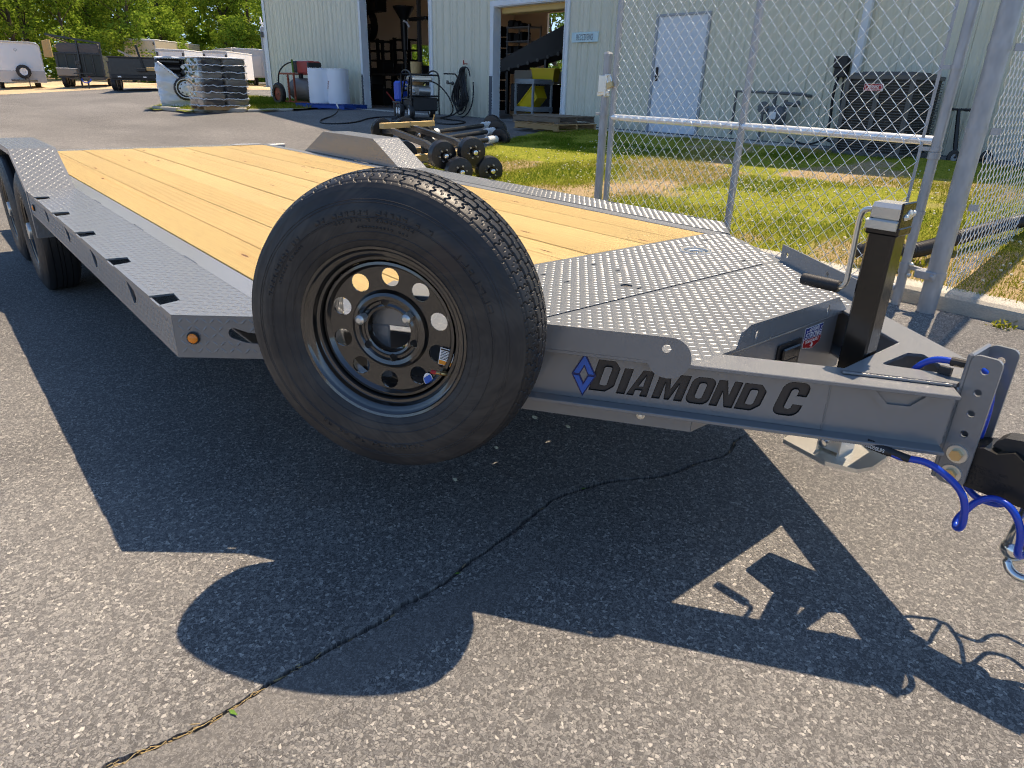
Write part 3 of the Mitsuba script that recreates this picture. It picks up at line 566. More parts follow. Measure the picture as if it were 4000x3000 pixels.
def rim_parts(rl, W, dish):
    "black steel wheel about z; outboard lip at z = .40 W, centre disc dished back"
    z0 = .40 * W + .006
    barrel = lathe([(rl - .014, -z0 + .02), (rl + .002, -z0), (rl + .003, -z0 + .008), (rl - .014, -z0 + .016), (rl - .020, -z0 + .05), (rl - .032, -.02), (rl - .032, .0), (rl - .028, .03), (rl - .024, z0 - .028), (rl - .016, z0 - .014), (rl + .004, z0 - .012), (rl + .007, z0 - .003), (rl + .003, z0 + .002), (rl - .003, z0),
                    (rl - .006, z0 - .005), (rl - .010, z0 - .007), (rl - .018, z0 - .010), (rl - .0205, z0 - .014), (rl - .022, z0 - .022), (rl - .0245, z0 - .025), (rl - .0305, z0 - .026), (rl - .033, z0 - .030), (rl - .034, z0 - .040), (rl - .034, z0 - .10)], 160)
    zd = z0 - dish
    prof = [(rl - .0345, zd - .035), (rl - .0345, zd + .006), (rl - .038, zd + .013), (rl - .044, zd + .014), (rl - .051, zd + .004), (.110, zd + .001), (.096, zd + .000), (.090, zd + .010), (.083, zd + .013), (.074, zd + .010), (.070, zd + .004), (.064, zd + .004), (.059, zd + .008), (.054, zd + .006), (.0500, zd - .004)]
    pp = prof + [(r - .001, z - .005) for r, z in reversed(prof)]
    disc = toman(lathe(pp + pp[:1], 180))
    for k in range(10):
        a = math.radians(87 + 36 * k); disc = disc - m3.Manifold.cylinder(.1, .0218, .0218, 32).translate((.1255 * math.cos(a), .1255 * math.sin(a), zd - .05))
    for k in range(6):
        a = math.radians(97 + 60 * k); disc = disc - m3.Manifold.cylinder(.1, .0095, .0095, 20).translate((.0665 * math.cos(a), .0665 * math.sin(a), zd - .05))
    return barrel, man(disc), zd
SW = thing('spare_wheel', 'spare tyre on a glossy black wheel with ten round holes, bolted to the trailer tongue', 'spare wheel')
SW_W = .22
SWF = frame(B0 - .336 * E3 + np.array([0, 0, .068]) + N3 * (.223 - .40 * SW_W - .006), E3, [0, 0, 1], N3)
tr, sd = tyre_mesh(.356, SW_W, .197)
TY = put('tyre', tf(sd, SWF), 'rubber', SW, True); put('tread', tf(tr, SWF), 'rubber_tread', TY, True)
ba, di, zd = rim_parts(.200, SW_W, .046)
RM = put('rim', tf(ba, SWF), 'rim_black', SW, 40)
put('disc', tf(di, SWF), 'rim_black', RM, 35)
for a in (157, 37):
    a = math.radians(a); c = (.0665 * math.cos(a), .0665 * math.sin(a))
    bk = put('lug_nut', [tf(ext(sg.Polygon([(c[0] + .0112 * math.cos(q), c[1] + .0112 * math.sin(q)) for q in np.arange(6) * math.pi / 3 + .2]), .020, mv(0, 0, zd + .006)), SWF), tf(lathe([(.0115, .026), (.0112, .031), (.006, .036), (0, .0365)], 18, mv(c[0], c[1], zd)), SWF), tf(cyl((*c, zd - .09), (*c, zd), .007), SWF)], 'zinc', SW)
put('carrier_bracket', [tf(cbox(-.085, .085, -.004, .075, zd - .045, zd - .036, .003), SWF), tf(cbox(-.085, -.02, -.14, -.004, zd - .045, zd - .036, .003), SWF), tf(cbox(-.08, .08, .03, .06, zd - .20, zd - .045, .003), SWF)], 'grey_paint', SW)
va = math.radians(-31); vb = np.array([.164 * math.cos(va), .164 * math.sin(va), zd + .016])
VS = put('valve', [tf(tube([vb + [.010, -.006, -.01], vb + [0, 0, .004], vb + [-.008, .002, .010]], [.006, .006, .0045], 10), SWF), tf(tube([vb + [-.008, .002, .010], vb + [-.024, .004, .012]], [.0042, .0042], 10), SWF)], 'brass', SW)
put('cap', tf(tube([vb + [-.018, .003, .0115], vb + [-.030, .005, .0125]], [.0048, .0048], 10), SWF), 'red_cap', VS)
lb = frame((SWF @ np.array([.124, -.046, zd + .0085, 1]))[:3], (SWF[:3, 0] * math.cos(-.16) + SWF[:3, 1] * math.sin(-.16)), (-SWF[:3, 0] * math.sin(-.16) + SWF[:3, 1] * math.cos(-.16)), SWF[:3, 2])
LB = put('warning_label', ext(sg.box(0, -.021, .034, .021), .0006, lb), 'sticker_white', SW, label='white and orange warning label')
put('orange_band', ext(sg.box(.001, -.020, .033, -.010), .0005, lb @ mv(0, 0, .0006)), 'sticker_orange', LB)
put('print', [ext(sg.box(.003, y, .031 - (i % 3) * .003, y + .0018), .0005, lb @ mv(0, 0, .0006)) for i, y in enumerate(np.arange(-.007, .014, .0038))] + [ext(sg.box(.002, .0155, .032, .0195), .0005, lb @ mv(0, 0, .0006))], 'print_black', LB)
rb_ = frame((SWF @ np.array([.094, -.110, zd + .0065, 1]))[:3], SWF[:3, 0], SWF[:3, 1], SWF[:3, 2])
RS = put('sticker', ext(sa.scale(circ(0, 0, .0145), .8, 1.1), .0006, rb_), 'sticker_white', SW, label='small round blue and white sticker')
put('blue_field', [ext(sa.scale(circ(0, 0, .0125), .8, 1.1).difference(sg.Polygon([(-.02, .02), (.012, .02), (-.02, -.006)])), .0005, rb_ @ mv(0, 0, .0007))], 'logo_blue', RS)
# ---- road wheels (part of the trailer)
tr2, sd2 = tyre_mesh(.357, .21, .197, detail=False)
ba2, di2, zd2 = rim_parts(.200, .21, .05)
ply_ = dict(t=PLY(sd2, 'rubber', 30), r=PLY(tr2, 'rubber_tread', 30), b=PLY(cat([ba2, di2]), 'black_gloss', 35),
            c=PLY(lathe([(.052, zd2 + .01), (.050, zd2 + .055), (.046, zd2 + .062), (.0, zd2 + .064)], 32), 'zinc', 30))
for s in (-3.16, -4.08):
    for near in (True, False):
        t = -2.165 if near else mir(-2.165)
        M = frame([s, t, .354], [1, 0, 0] if near else [-1, 0, 0], [0, 0, 1], [0, -1, 0] if near else [0, 1, 0])
        w = put('road_wheel', ply_['t'], None, TR, tw=M)
        put('tread', ply_['r'], None, w, tw=M); put('rim', ply_['b'], None, w, tw=M); put('hub_cap', ply_['c'], None, w, tw=M)
    put('axle', cyl((s, -2.05, .354), (s, mir(-2.05), .354), .05, 16), 'axle_grey', TR)
# ================================================================== GROUND
crack = np.array([[.622, -.436], [.655, -.60], [.669, -.676], [.640, -.80], [.626, -.945], [.560, -1.08], [.521, -1.183], [.500, -1.30], [.507, -1.404], [.555, -1.60], [.583, -1.757], [.612, -1.86], [.622, -1.98], [.636, -2.1], [.642, -2.232], [.652, -2.379], [.667, -2.503], [.659, -2.599], [.651, -2.688], [.66, -2.9], [.64, -3.3]])
cl = spline(np.c_[crack, crack[:, 0] * 0], 260)[:, :2]
cl[:, 0] += .007 * (meshkit.fbm(np.c_[cl * 22, cl[:, :1] * 0], 3, 5) - .5) * 2
wd = .0045 + .009 * meshkit.fbm(np.c_[cl * 9, cl[:, :1] * 0], 3, 8) ** 1.5
wd[:8] *= np.linspace(.1, 1, 8)
tn = np.gradient(cl, axis=0); tn /= np.linalg.norm(tn, axis=1, keepdims=True); nn = np.c_[-tn[:, 1], tn[:, 0]]
jl = wd * rng.uniform(.6, 1.4, len(cl)); jr = wd * rng.uniform(.6, 1.4, len(cl))
Lc, Rc = cl + nn * jl[:, None], cl - nn * jr[:, None]
crp = sg.Polygon(np.vstack([Lc, Rc[::-1]])).buffer(0)
crp = max(getattr(crp, 'geoms', [crp]), key=lambda g: g.area)
near = sg.box(-8, -6, 6, 1.2).difference(crp)
vv, ff = trimesh.creation.triangulate_polygon(near, engine='earcut')
nearm = trimesh.Trimesh(np.c_[vv, np.zeros(len(vv))], ff, process=False)
if nearm.face_normals[:, 2].mean() < 0: nearm.invert()
crb = crp.buffer(.02)
vv, ff = trimesh.creation.triangulate_polygon(crb, engine='earcut'); trench = trimesh.Trimesh(np.c_[vv, np.full(len(vv), -.012)], ff, process=False)
xy = np.array(crp.exterior.coords); k = len(xy) - 1
wv = np.vstack([np.c_[xy[:-1], np.zeros(k)], np.c_[xy[:-1], np.full(k, -.013)]]); i = np.arange(k); j = (i + 1) % k
walls = trimesh.Trimesh(wv, np.vstack([np.stack([i, j, j + k], 1), np.stack([i, j + k, i + k], 1)]), process=False)
def sheet(xs, ys, zf, ok=None):
    X, Y = np.meshgrid(xs, ys, indexing='ij'); Z = zf(X, Y); n = len(ys)
    i, j = np.meshgrid(np.arange(len(xs) - 1), np.arange(n - 1), indexing='ij')
    q = np.stack([i * n + j, (i + 1) * n + j, (i + 1) * n + j + 1, i * n + j + 1], -1).reshape(-1, 4)
    v = np.stack([X, Y, Z], -1).reshape(-1, 3)
    if ok is not None: q = q[ok(v[q].mean(1))]
    return trimesh.Trimesh(v, np.vstack([q[:, [0, 1, 2]], q[:, [0, 2, 3]]]), process=False)
gx = np.r_[-400, -200, -120, np.arange(-90, -8.01, 2.), -8.0]; gx2 = np.r_[6., 10, 20, 60, 200, 400]
gy = np.r_[-400, -100, -30, -12, -6.0]; gy2 = np.r_[1.2, np.arange(1.6, 8.8, .8), 20, 30, 60, 120, 400]
gxm = np.r_[np.arange(-8, 6.01, 1.)]
far = cat([sheet(np.r_[gx, gxm[1:], gx2[1:]], gy, terr), sheet(gx, np.r_[gy[-1], -3, 0, 1.2], terr), sheet(gx2, np.r_[gy[-1], -3, 0, 1.2], terr), sheet(np.r_[gx, gxm[1:], gx2[1:]], gy2, terr)])
struct('ground', [nearm, far, trench, walls], 'asphalt_mat', smooth=False)
labels['ground']['label'] = 'worn grey asphalt lot with pale stones in it'
# straw and weeds in the crack
st_ = []
for q in range(240):
    i = int(len(cl) * (.66 + .34 * rng.random() ** .7)) if rng.random() < .9 else int(len(cl) * rng.random()); i = min(i, len(cl) - 2)
    c = np.r_[cl[i] + nn[i] * rng.normal(0, .3) * wd[i], rng.uniform(-.010, .002)]
    d = np.r_[tn[i] * rng.choice([-1, 1]) + rng.normal(0, .25, 2), rng.normal(.0, .12)]; d /= np.linalg.norm(d)
    st_.append(bar(c, c + d * rng.uniform(.006, .026), .0016, .001))
solo('crack_debris', st_, 'straw', 'dry straw and dirt lying in the asphalt crack', 'debris', smooth=False); labels['crack_debris'] = {'kind': 'stuff', 'label': 'dry straw and dirt lying in the asphalt crack', 'category': 'debris'}
for (x, y, z, L, r, lab) in [(.664, -2.46, .002, .030, .3, 'largest green leaf in the asphalt crack, nearest the camera'), (.60, -1.83, .002, .016, .8, 'small green leaf in the asphalt crack within the spare wheel shadow'), (.51, -1.25, .002, .015, 1.0, 'tiny green leaf in the asphalt crack under the tongue')]:
    o = sg.Polygon([(0, 0), (L * .4, L * .16), (L, 0), (L * .4, -L * .16)]); solo('crack_weed', ext(o, .0008, frame([x, y, z], [math.cos(r), math.sin(r), .12], [-math.sin(r), math.cos(r), .2], [0, 0, 1])), 'weed', lab, 'weed')
# pale bits of debris under the tongue
cl_pos = [((.02, -1.02), .016, 'largest pale chip'), ((.16, -.97), .013, 'pale chip farthest back'), ((-.02, -1.25), .012, 'leftmost pale chip'), ((.12, -1.30), .011, 'middle pale chip'), ((.21, -1.55), .010, 'smallest pale chip, nearest the camera')]
for (x, y), r, lb_ in cl_pos:
    m = sph((x, y, .003), r, 1, (1, 1, 1)); m.vertices = (m.vertices - [x, y, .003]) * [1, .55, .25] + [x, y, .004] + rng.normal(0, .0012, m.vertices.shape)
    k = put('wood_chip', m, 'clover', None, False); labels[k] = {'label': lb_ + ' on the shaded asphalt under the tongue', 'category': 'chip', 'group': 'pale chips in the shade under the tongue'}
# ------------------------------------------------------------------ curb, footing, lawn
def bumpz(m, a, f, seed=0):
    v = m.vertices; m.vertices = v + (meshkit.fbm(v * f, 3, seed) - .5)[:, None] * [0, 0, 1] * a; return m
cp_ = sg.Polygon([(0, 0), (0, .10), (.012, .128), (.035, .145), (.06, .15), (.20, .15), (.20, 0)])
segs = [(.10, 3.9), (3.93, 7.0), (-3.0, .07), (-6.2, -3.03)]
CU = thing('curb', 'cream concrete curb with rounded top along the edge of the lawn', 'curb')
for a, b in segs:
    m = trimesh.util.concatenate([ext(cp_, (b - a) / 12 + .0, frame([a + (b - a) * i / 12, 1.86, 0], [0, 1, 0], [0, 0, 1], [1, 0, 0])) for i in range(12)])
    put('segment', m, 'concrete', CU, 25)
foot = sg.Polygon([(.30, 1.70), (.345, 1.56), (.43, 1.50), (.56, 1.475), (.66, 1.52), (.72, 1.60), (.79, 1.75), (.86, 1.858), (.30, 1.858)])
foot = sg.Polygon(np.array(foot.segmentize(.03).exterior.coords)[:-1] + rng.normal(0, .004, (len(foot.segmentize(.03).exterior.coords) - 1, 2)))
solo('concrete_footing', bumpz(ext(foot, .022, mv(0, 0, -.008)), .006, 18), 'concrete', 'cracked pale concrete footing around the base of the big fence post', 'footing', smooth=25)
def lawnz(s, t):
    return terr(s, t) + .088 - .058 * clip01((t - 2.0) / 4.6) + .03 * clip01((t - 2.0) / .5) * (meshkit.fbm(np.stack([np.asarray(s) * .8, np.asarray(t) * .8, np.asarray(s) * 0], -1), 3, 3) - .5)
lawnp = sg.Polygon([(-8.7, 7.2), (-8.3, 6.0), (-7.6, 4.9), (-6.9, 3.6), (-6.2, 1.90), (9, 1.90), (9, 7.5), (-8.0, 7.5)]).buffer(-.15).buffer(.15)
import shapely
gxl, gyl = np.arange(-8.9, 9.01, .12), np.r_[1.96, 2.06, np.arange(2.14, 7.62, .12)]
struct('lawn', sheet(gxl, gyl, lawnz, lambda c: shapely.contains_xy(lawnp, c[:, 0], c[:, 1])), 'lawn_mat', smooth=True)
labels['lawn']['label'] = 'patchy yellow green lawn with bare sandy spots'
def grass(nm, n, poly, zf, hmin, hmax, keep=None, mat_='blade', lab=None, wdt=.006):
    x0, y0, x1, y1 = poly.bounds; P = np.stack([rng.uniform(x0, x1, n), rng.uniform(y0, y1, n)], 1); P = P[shapely.contains_xy(poly, P[:, 0], P[:, 1])]
    if keep is not None: P = P[keep(P)]
    n = len(P); z = zf(P[:, 0], P[:, 1]); h = rng.uniform(hmin, hmax, n); a = rng.uniform(0, 2 * np.pi, n); w = wdt * rng.uniform(.6, 1.4, n)
    d = np.stack([np.cos(a), np.sin(a), a * 0], 1); l = np.stack([rng.normal(0, .5, n), rng.normal(0, .5, n), np.ones(n)], 1) * h[:, None]
    b = np.c_[P, z - .004]; v = np.stack([b - d * w[:, None] / 2, b + d * w[:, None] / 2, b + l], 1).reshape(-1, 3)
    k = put(nm, trimesh.Trimesh(v, np.arange(3 * n).reshape(-1, 3), process=False), mat_, None, False); labels[k] = {'kind': 'stuff', 'label': lab, 'category': 'grass'}
def fb(P): return meshkit.fbm(np.c_[P * .9, np.full(len(P), 2.)], 4, 0)
grass('grass', 230000, lawnp.intersection(sg.box(-9, 2, 5, 7.6)), lawnz, .02, .055, lambda P: rng.random(len(P)) > np.clip((fb(P) - .44) / .12, 0, .93), lab='short yellow green lawn grass growing beside the trailer')
n = 2600; P = np.stack([rng.uniform(-6.5, 4, n), rng.uniform(2.2, 6.6, n)], 1); P = P[(rng.random(len(P)) < meshkit.fbm(np.c_[P * .5, np.full(len(P), 9.)], 2, 4) * 1.3 - .1) & shapely.contains_xy(lawnp, P[:, 0], P[:, 1])]
ico = trimesh.creation.icosphere(0, 1.)
v = (ico.vertices[None] * (rng.uniform(.008, .013, len(P))[:, None, None] * [1, 1, .8]) + np.c_[P, lawnz(P[:, 0], P[:, 1]) + rng.uniform(.02, .05, len(P))][:, None]).reshape(-1, 3)
put('clover_flowers', trimesh.Trimesh(v, (ico.faces[None] + np.arange(len(P))[:, None, None] * len(ico.vertices)).reshape(-1, 3), process=False), 'clover', None, False)
labels['clover_flowers'] = {'kind': 'stuff', 'label': 'pale clover flowers dotted over the lawn', 'category': 'flowers'}
# weeds at the curb and behind the post
def weed(nm, c, n, r, h, lab, leaf=.03):
    ms = []
    for q in range(n):
        a, e = rng.uniform(0, 6.28), rng.uniform(.2, 1.3); L = leaf * rng.uniform(.6, 1.3); o = np.array(c) + [r * rng.normal(0, .5), r * rng.normal(0, .5), h * rng.random()]
        x = np.array([math.cos(a) * math.cos(e), math.sin(a) * math.cos(e), math.sin(e)]); y = np.cross([0, 0, 1], x); y /= np.linalg.norm(y)
        pts = np.array([o, o + x * L * .5 + y * L * .22, o + x * L, o + x * L * .5 - y * L * .22]); ms.append(trimesh.Trimesh(pts, [[0, 1, 2], [0, 2, 3]], process=False))
    k = put(nm, ms, 'blade', None, False); labels[k] = {'label': lab, 'category': 'weed'}
weed('weed', (.83, 1.80, .0), 90, .05, .07, 'small leafy weed growing at the foot of the curb right of the footing')
weed('weed', (.05, 2.25, .14), 160, .13, .07, 'bright green weeds growing behind the curb left of the big fence post', .05)
# ================================================================== GATE AND FENCE
GR, GL = np.array([.244, 1.793]), np.array([-2.555, 2.142]); gd = (GL - GR) / np.linalg.norm(GL - GR); GN = np.array([gd[1], -gd[0]]) if False else np.array([-gd[1], gd[0]])
GN = GN if GN[1] < 0 else -GN                       # towards the camera
LG = np.linalg.norm(GL - GR)
def gp(a, z, o=0.): p = GR + gd * a + GN * o; return np.array([p[0], p[1], z])
def chain(P0, d, n, L, z0, z1, D=.098, r=.0027, base=None):
    "woven chain link: pickets zigzag upward; P0 start (xy), d direction, n normal; z0 may be a function of distance"
    ms = []; h = D / 2; k0 = 0
    for i in range(int(L / (D / 2))):
        x = (i + .5) * D / 2; zb = z0(x) if callable(z0) else z0
        k = int((z1 - zb) / (h / 2)); ph = i % 2
        q = np.arange(k + 1); zz = np.floor(zb / h) * h + q * h / 2
        m = (q + 2 * ph) % 4
        off = np.array([-1, 0, 1, 0])[m] * (D / 4 + .0016); dep = np.array([0, 1, 0, -1])[m] * .0022
        ok = zz >= zb; zz, off, dep = zz[ok], off[ok], dep[ok]
        p = np.asarray(P0)[None] + np.outer(x + off, d) + np.outer(dep, n)
        ms.append(tube(np.c_[p, zz], r, 4))
    return cat(ms)
GT = thing('chain_link_gate', 'galvanised chain link gate leaf with white mid rail behind the trailer', 'gate')
post = lambda x, y, z0, z1, r, n=24: tube([(x, y, z0), (x, y, z1)], [r, r], n)
put('upright', post(*gp(0, 0)[:2], .01, 2.35, .0275), 'galv', GT, 40); put('upright', post(*gp(LG, 0)[:2], .20, 2.35, .026), 'galv', GT, 40)
put('upright', post(*gp(LG * .492, 0)[:2], .16, 2.35, .026), 'galv', GT, 40)
for z in (.14, 2.33): put('rail', tube([gp(.02, z), gp(LG, z)], .024, 16), 'galv', GT, 40)
put('mid_rail', tube([gp(.02, 1.0), gp(LG * .492, 1.0), gp(LG + .0, .995)], .0255, 20), 'galv_wire', GT, 40, label='pale mid rail of the gate')
put('chain_mesh', chain(GR + gd * .075 + GN * .028, gd, GN, LG - .08, .13, 2.32), 'galv_wire', GT, True, label='woven diamond wire mesh of the gate', stuff=True)
put('tension_bar', cbox(-.009, .009, -.0025, .0025, .15, 2.3, .001).apply_transform(frame(gp(.075, 0, .020), [*gd, 0], [*GN, 0], [0, 0, 1])), 'galv', GT)
for z in (.60, .955, 1.38, 1.75):
    put('tension_band', [lathe([(.0300, -.011), (.0325, -.011), (.0325, .011), (.0300, .011)], 24, mv(*gp(0, z))), bar(gp(.028, z, .016), gp(.085, z, .022), .003, .022)], 'galv', GT)
for z in (.27, .92):
    put('rail_collar', lathe([(.030, -.02), (.033, -.018), (.033, .018), (.030, .02)], 24, mv(*gp(0, z + .0))), 'galv', GT)
put('hinge', [lathe([(.030, -.03), (.034, -.028), (.034, .028), (.030, .03)], 24, mv(*gp(0, .27))), bar(gp(0, .285, .0), gp(-.13, .272, .0), .02, .028, .004), bar(gp(-.10, .272), gp(-.17, .27), .05, .035, .006)], 'galv', GT, label='hinge between gate and big post')
for z in (.30, .235): put('bolt', tf(sph((0, 0, 0), .014, 2), mv(*gp(-.045, z, .02))), 'zinc', GT)
# latch post
LP = np.array([-2.672, 2.157])
PT = thing('latch_post', 'galvanised post with gate latch at the left end of the gate', 'post')
put('shaft', post(*LP, .05, 1.50, .037), 'galv', PT, 40); put('cap', lathe([(.038, 1.46), (.040, 1.46), (.040, 1.50), (.030, 1.515), (0, 1.518)], 24, mv(*LP)), 'galv', PT)
put('latch', [cbox(LP[0] - .045, LP[0] + .03, LP[1] - .055, LP[1] - .036, 1.19, 1.33, .004), bar((*(LP + [-.07, -.03]), 1.175), (*(LP + [.09, -.05]), 1.20), .018, .03, .004), cbox(LP[0] + .03, LP[0] + .05, LP[1] - .06, LP[1] + .0, 1.16, 1.34, .003)], 'zinc', PT)
put('band', [lathe([(.037, 1.0), (.041, 1.0), (.041, 1.03), (.037, 1.03)], 24, mv(*LP)), lathe([(.037, .83), (.041, .83), (.041, .85), (.037, .85)], 24, mv(*LP)), bar((*(LP + [-.08, -.02]), 1.015), (*(LP + [-.03, -.02]), 1.015), .02, .02, .004)], 'galv', PT)
PL = thing('padlock', 'brass padlock with silver shackle hanging on the gate latch', 'padlock')
pm = frame([LP[0] + .105, LP[1] - .07, 1.265], [.93, .12, .30], [-.30, 0, .95], [.1, -1, 0])
put('body', tf(cbox(-.032, .032, -.036, .012, -.012, .012, .004), pm), 'padlock_brass', PL); put('shackle', tf(tube([(-.022, .01, 0), (-.022, .05, 0), (-.016, .066, 0), (0, .073, 0), (.016, .066, 0), (.022, .05, 0), (.022, .01, 0)], .0055, 10), pm), 'chrome', PL, True)
# big corner post
BP = thing('fence_post', 'thick galvanised corner post standing on a concrete footing', 'post'); bp = np.array([.425, 1.782])
put('shaft', post(*bp, -.005, 2.6, .051, 40), 'galv', BP, 40)
for z in (.66, 1.065, 1.475): put('band', [lathe([(.051, z - .016), (.0545, z - .016), (.0545, z + .016), (.051, z + .016)], 36, mv(*bp)), bar((*(bp + [.06, .03]), z), (*(bp + [.10, .06]), z), .01, .036)], 'galv', BP)
put('hinge_clamp', [lathe([(.051, .24), (.0555, .24), (.0555, .285), (.051, .285)], 36, mv(*bp)), bar((*(bp + [-.10, -.04]), .262), (*(bp + [.02, -.056]), .262), .025, .05, .006), sph((*(bp + [.0, -.062]), .262), .014, 2)], 'galv', BP)
# right fence running to the building
FN = thing('chain_link_fence', 'chain link fence running from the big corner post back to the building', 'fence')
fd = np.array([-.10, 1.0]); fd /= np.linalg.norm(fd); fnn = np.array([fd[1], -fd[0]]); f0 = bp + [.055, .05]
put('chain_mesh', chain(f0, fd, fnn, 6.4, lambda x: float(lawnz(f0[0] + fd[0] * x, max(f0[1] + fd[1] * x, 2.06))) + .01, 2.5, r=.0023), 'galv_wire', FN, True, label='woven diamond wire mesh of the fence', stuff=True)
for a in (3.2, 6.4):
    q = f0 + fd * a; put('post', post(*(q - fnn * .04), float(lawnz(*q)) - .05, 2.55, .03), 'galv', FN, 40)
put('rail', tube([(*f0, 2.52), (*(f0 + fd * 6.4), 2.52)], .021, 12), 'galv', FN, 40)
put('tension_wire', tube([(*f0, .22), (*(f0 + fd * 6.4), .52)], .003, 6), 'galv', FN)
# corrugated drain pipe lying by the fence
pc = spline([(-.20, 2.12, .255), (.03, 2.30, .265), (.10, 2.6, .28), (.16, 3.1, .32), (.30, 3.9, .37), (.55, 4.8, .42), (.95, 5.7, .46)], 420)
rr_ = .047 + .006 * np.sin(np.arange(420) * 1.55)
DP = solo('drain_pipe', [tube(pc, rr_, 18)], 'black_plastic', 'black corrugated drain pipe lying on the grass along the fence', 'pipe', smooth=25)
put('mouth', tf(lathe([(.051, .0), (.046, .0), (.043, -.02), (.043, -.05), (0, -.05)], 24), frame(pc[0] - [.004, .004, 0], [-.65, .76, 0], [0, 0, 1], [-.76, -.65, 0])), 'black_gloss', DP)
# ================================================================== BUILDING
WT = 8.5; ZB = .46; SL, SR, SPK = -25.8, 1.4, -12.2; ZE, ZP = 4.5, 10.2; TB = 20.5
gz_ = lambda s: lerp(ZE, ZP, clip01((s - SL) / (SPK - SL))) if s < SPK else lerp(ZE, ZP, clip01((SR - s) / (SR - SPK)))
BD = thing('metal_building', 'long beige metal shop building with ribbed siding and two open bay doors', 'building')
OP = [(-18.55, -14.9, ZB, 4.35), (-12.22, -9.80, ZB, 2.90), (-7.40, -6.20, ZB + .0, 2.50)]
def rib_profile(x0, x1):
    xs = [x0]; ys = [0.]
    k = math.floor(x0 / .305) * .305
    while k < x1 + .3:
        for dx, y in ((-.032, 0), (-.014, .026), (.014, .026), (.032, 0), (.10, 0), (.115, .006), (.135, .006), (.15, 0), (.20, 0), (.215, .006), (.235, .006), (.25, 0)):
            x = k + dx
            if x0 + 1e-3 < x < x1 - 1e-3: xs.append(x); ys.append(y)
        k += .305
    xs.append(x1); ys.append(0.); o = np.argsort(xs, kind='stable'); return np.array(xs)[o], np.array(ys)[o]
def panel(x0, x1, zlo, ztop):
    xs, ys = rib_profile(x0 + .0015, x1 - .0015); n = len(xs)
    zt = np.array([ztop(x) for x in xs]) if callable(ztop) else np.full(n, ztop)
    v = np.vstack([np.c_[xs, WT - ys, np.full(n, zlo)], np.c_[xs, WT - ys, zt]]); i = np.arange(n - 1)
    return trimesh.Trimesh(v, np.vstack([np.stack([i, i + 1, i + 1 + n], 1), np.stack([i, i + 1 + n, i + n], 1)]), process=False)
cuts = sorted(set([SL, SR] + [o[0] for o in OP] + [o[1] for o in OP] + list(np.arange(SL + .915, SR, .915))))
cc_ = [cuts[0]]
for c in cuts[1:]:
    fixed = any(abs(c - q) < 1e-6 for o in OP for q in o[:2]) or c == SR
    if c - cc_[-1] < .25 and not fixed: continue
    if c - cc_[-1] < .25 and fixed and len(cc_) > 1 and not any(abs(cc_[-1] - q) < 1e-6 for o in OP for q in o[:2]): cc_.pop()
    cc_.append(c)
for a, b in zip(cc_[:-1], cc_[1:]):
    o = next((o for o in OP if o[0] - 1e-6 <= a and b <= o[1] + 1e-6), None)
    put('wall_panel', panel(a, b, o[3] if o else ZB + .02, gz_), 'siding', BD, False)
# screws lines are too small; base trim, corner trim, roof, other walls
put('base_trim', [box(a, b, WT - .012, WT + .05, ZB - .03, ZB + .022) for a, b in [(SL, OP[0][0]), (OP[0][1], OP[1][0]), (OP[1][1], OP[2][0]), (OP[2][1], SR)]], 'trim_dark', BD)
put('corner_trim', [cbox(SL - .07, SL + .13, WT - .045, WT - .03, ZB, ZE + .3, .003), cbox(SL - .085, SL - .07, WT - .045, WT + .2, ZB, ZE + .3, .003)], 'trim_white', BD, label='pale corner trim and gutter pipe')
slope = lambda s0, s1: [(s0, gz_(max(min(s0, SR), SL))), (s1, gz_(max(min(s1, SR), SL)))]
for a, b in ((SL - .35, SPK), (SPK, SR + .35)):
    za, zb = (ZE - .15, ZP) if a < SPK - .1 else (ZP, ZE - .15)
    v = np.array([(a, WT - .30, za + .06), (b, WT - .30, zb + .06), (b, TB + .3, zb + .06), (a, TB + .3, za + .06)]); v2 = v + [0, 0, .08]
    put('roof', hull(np.vstack([v, v2])), 'trim_grey', BD)
def wallpoly(holes, pts): 
    p = sg.Polygon(pts)
    for h in holes: p = p.difference(h)
    return p
front_in = wallpoly([sg.box(o[0], o[2] - 1, o[1], o[3]) for o in OP], [(SL, ZB), (SR, ZB), (SR, ZE), (SPK, ZP), (SL, ZE)])
put('inner_wall', ext(front_in, .02, XZ([0, WT + .16, 0])), 'tan_wall', BD)
put('inner_wall', ext(wallpoly([sg.box(-23.4, ZB - 1, -20.3, 4.22)], [(SL, ZB), (SR, ZB), (SR, ZE), (SPK, ZP), (SL, ZE)]), .1, XZ([0, TB, 0])), 'tan_wall', BD)
put('inner_wall', ext(wallpoly([sg.box(14.75, ZB - 1, 15.95, 2.75)], [(WT + .17, ZB), (TB - .1, ZB), (TB - .1, ZE), (WT + .17, ZE)]), .1, frame([SL, 0, 0], [0, 1, 0], [0, 0, 1], [1, 0, 0])), 'tan_wall', BD)
put('inner_wall', ext(sg.box(WT + .17, ZB, TB - .1, ZE), .1, frame([SR - .1, 0, 0], [0, 1, 0], [0, 0, 1], [1, 0, 0])), 'tan_wall', BD)
put('floor', box(SL, SR, WT - .02, TB, ZB - .1, ZB + .012), 'floor_dark', BD)
put('ceiling', box(SL + .1, SR - .1, WT + .17, TB - .1, ZE, ZE + .05), 'tan_wall', BD)
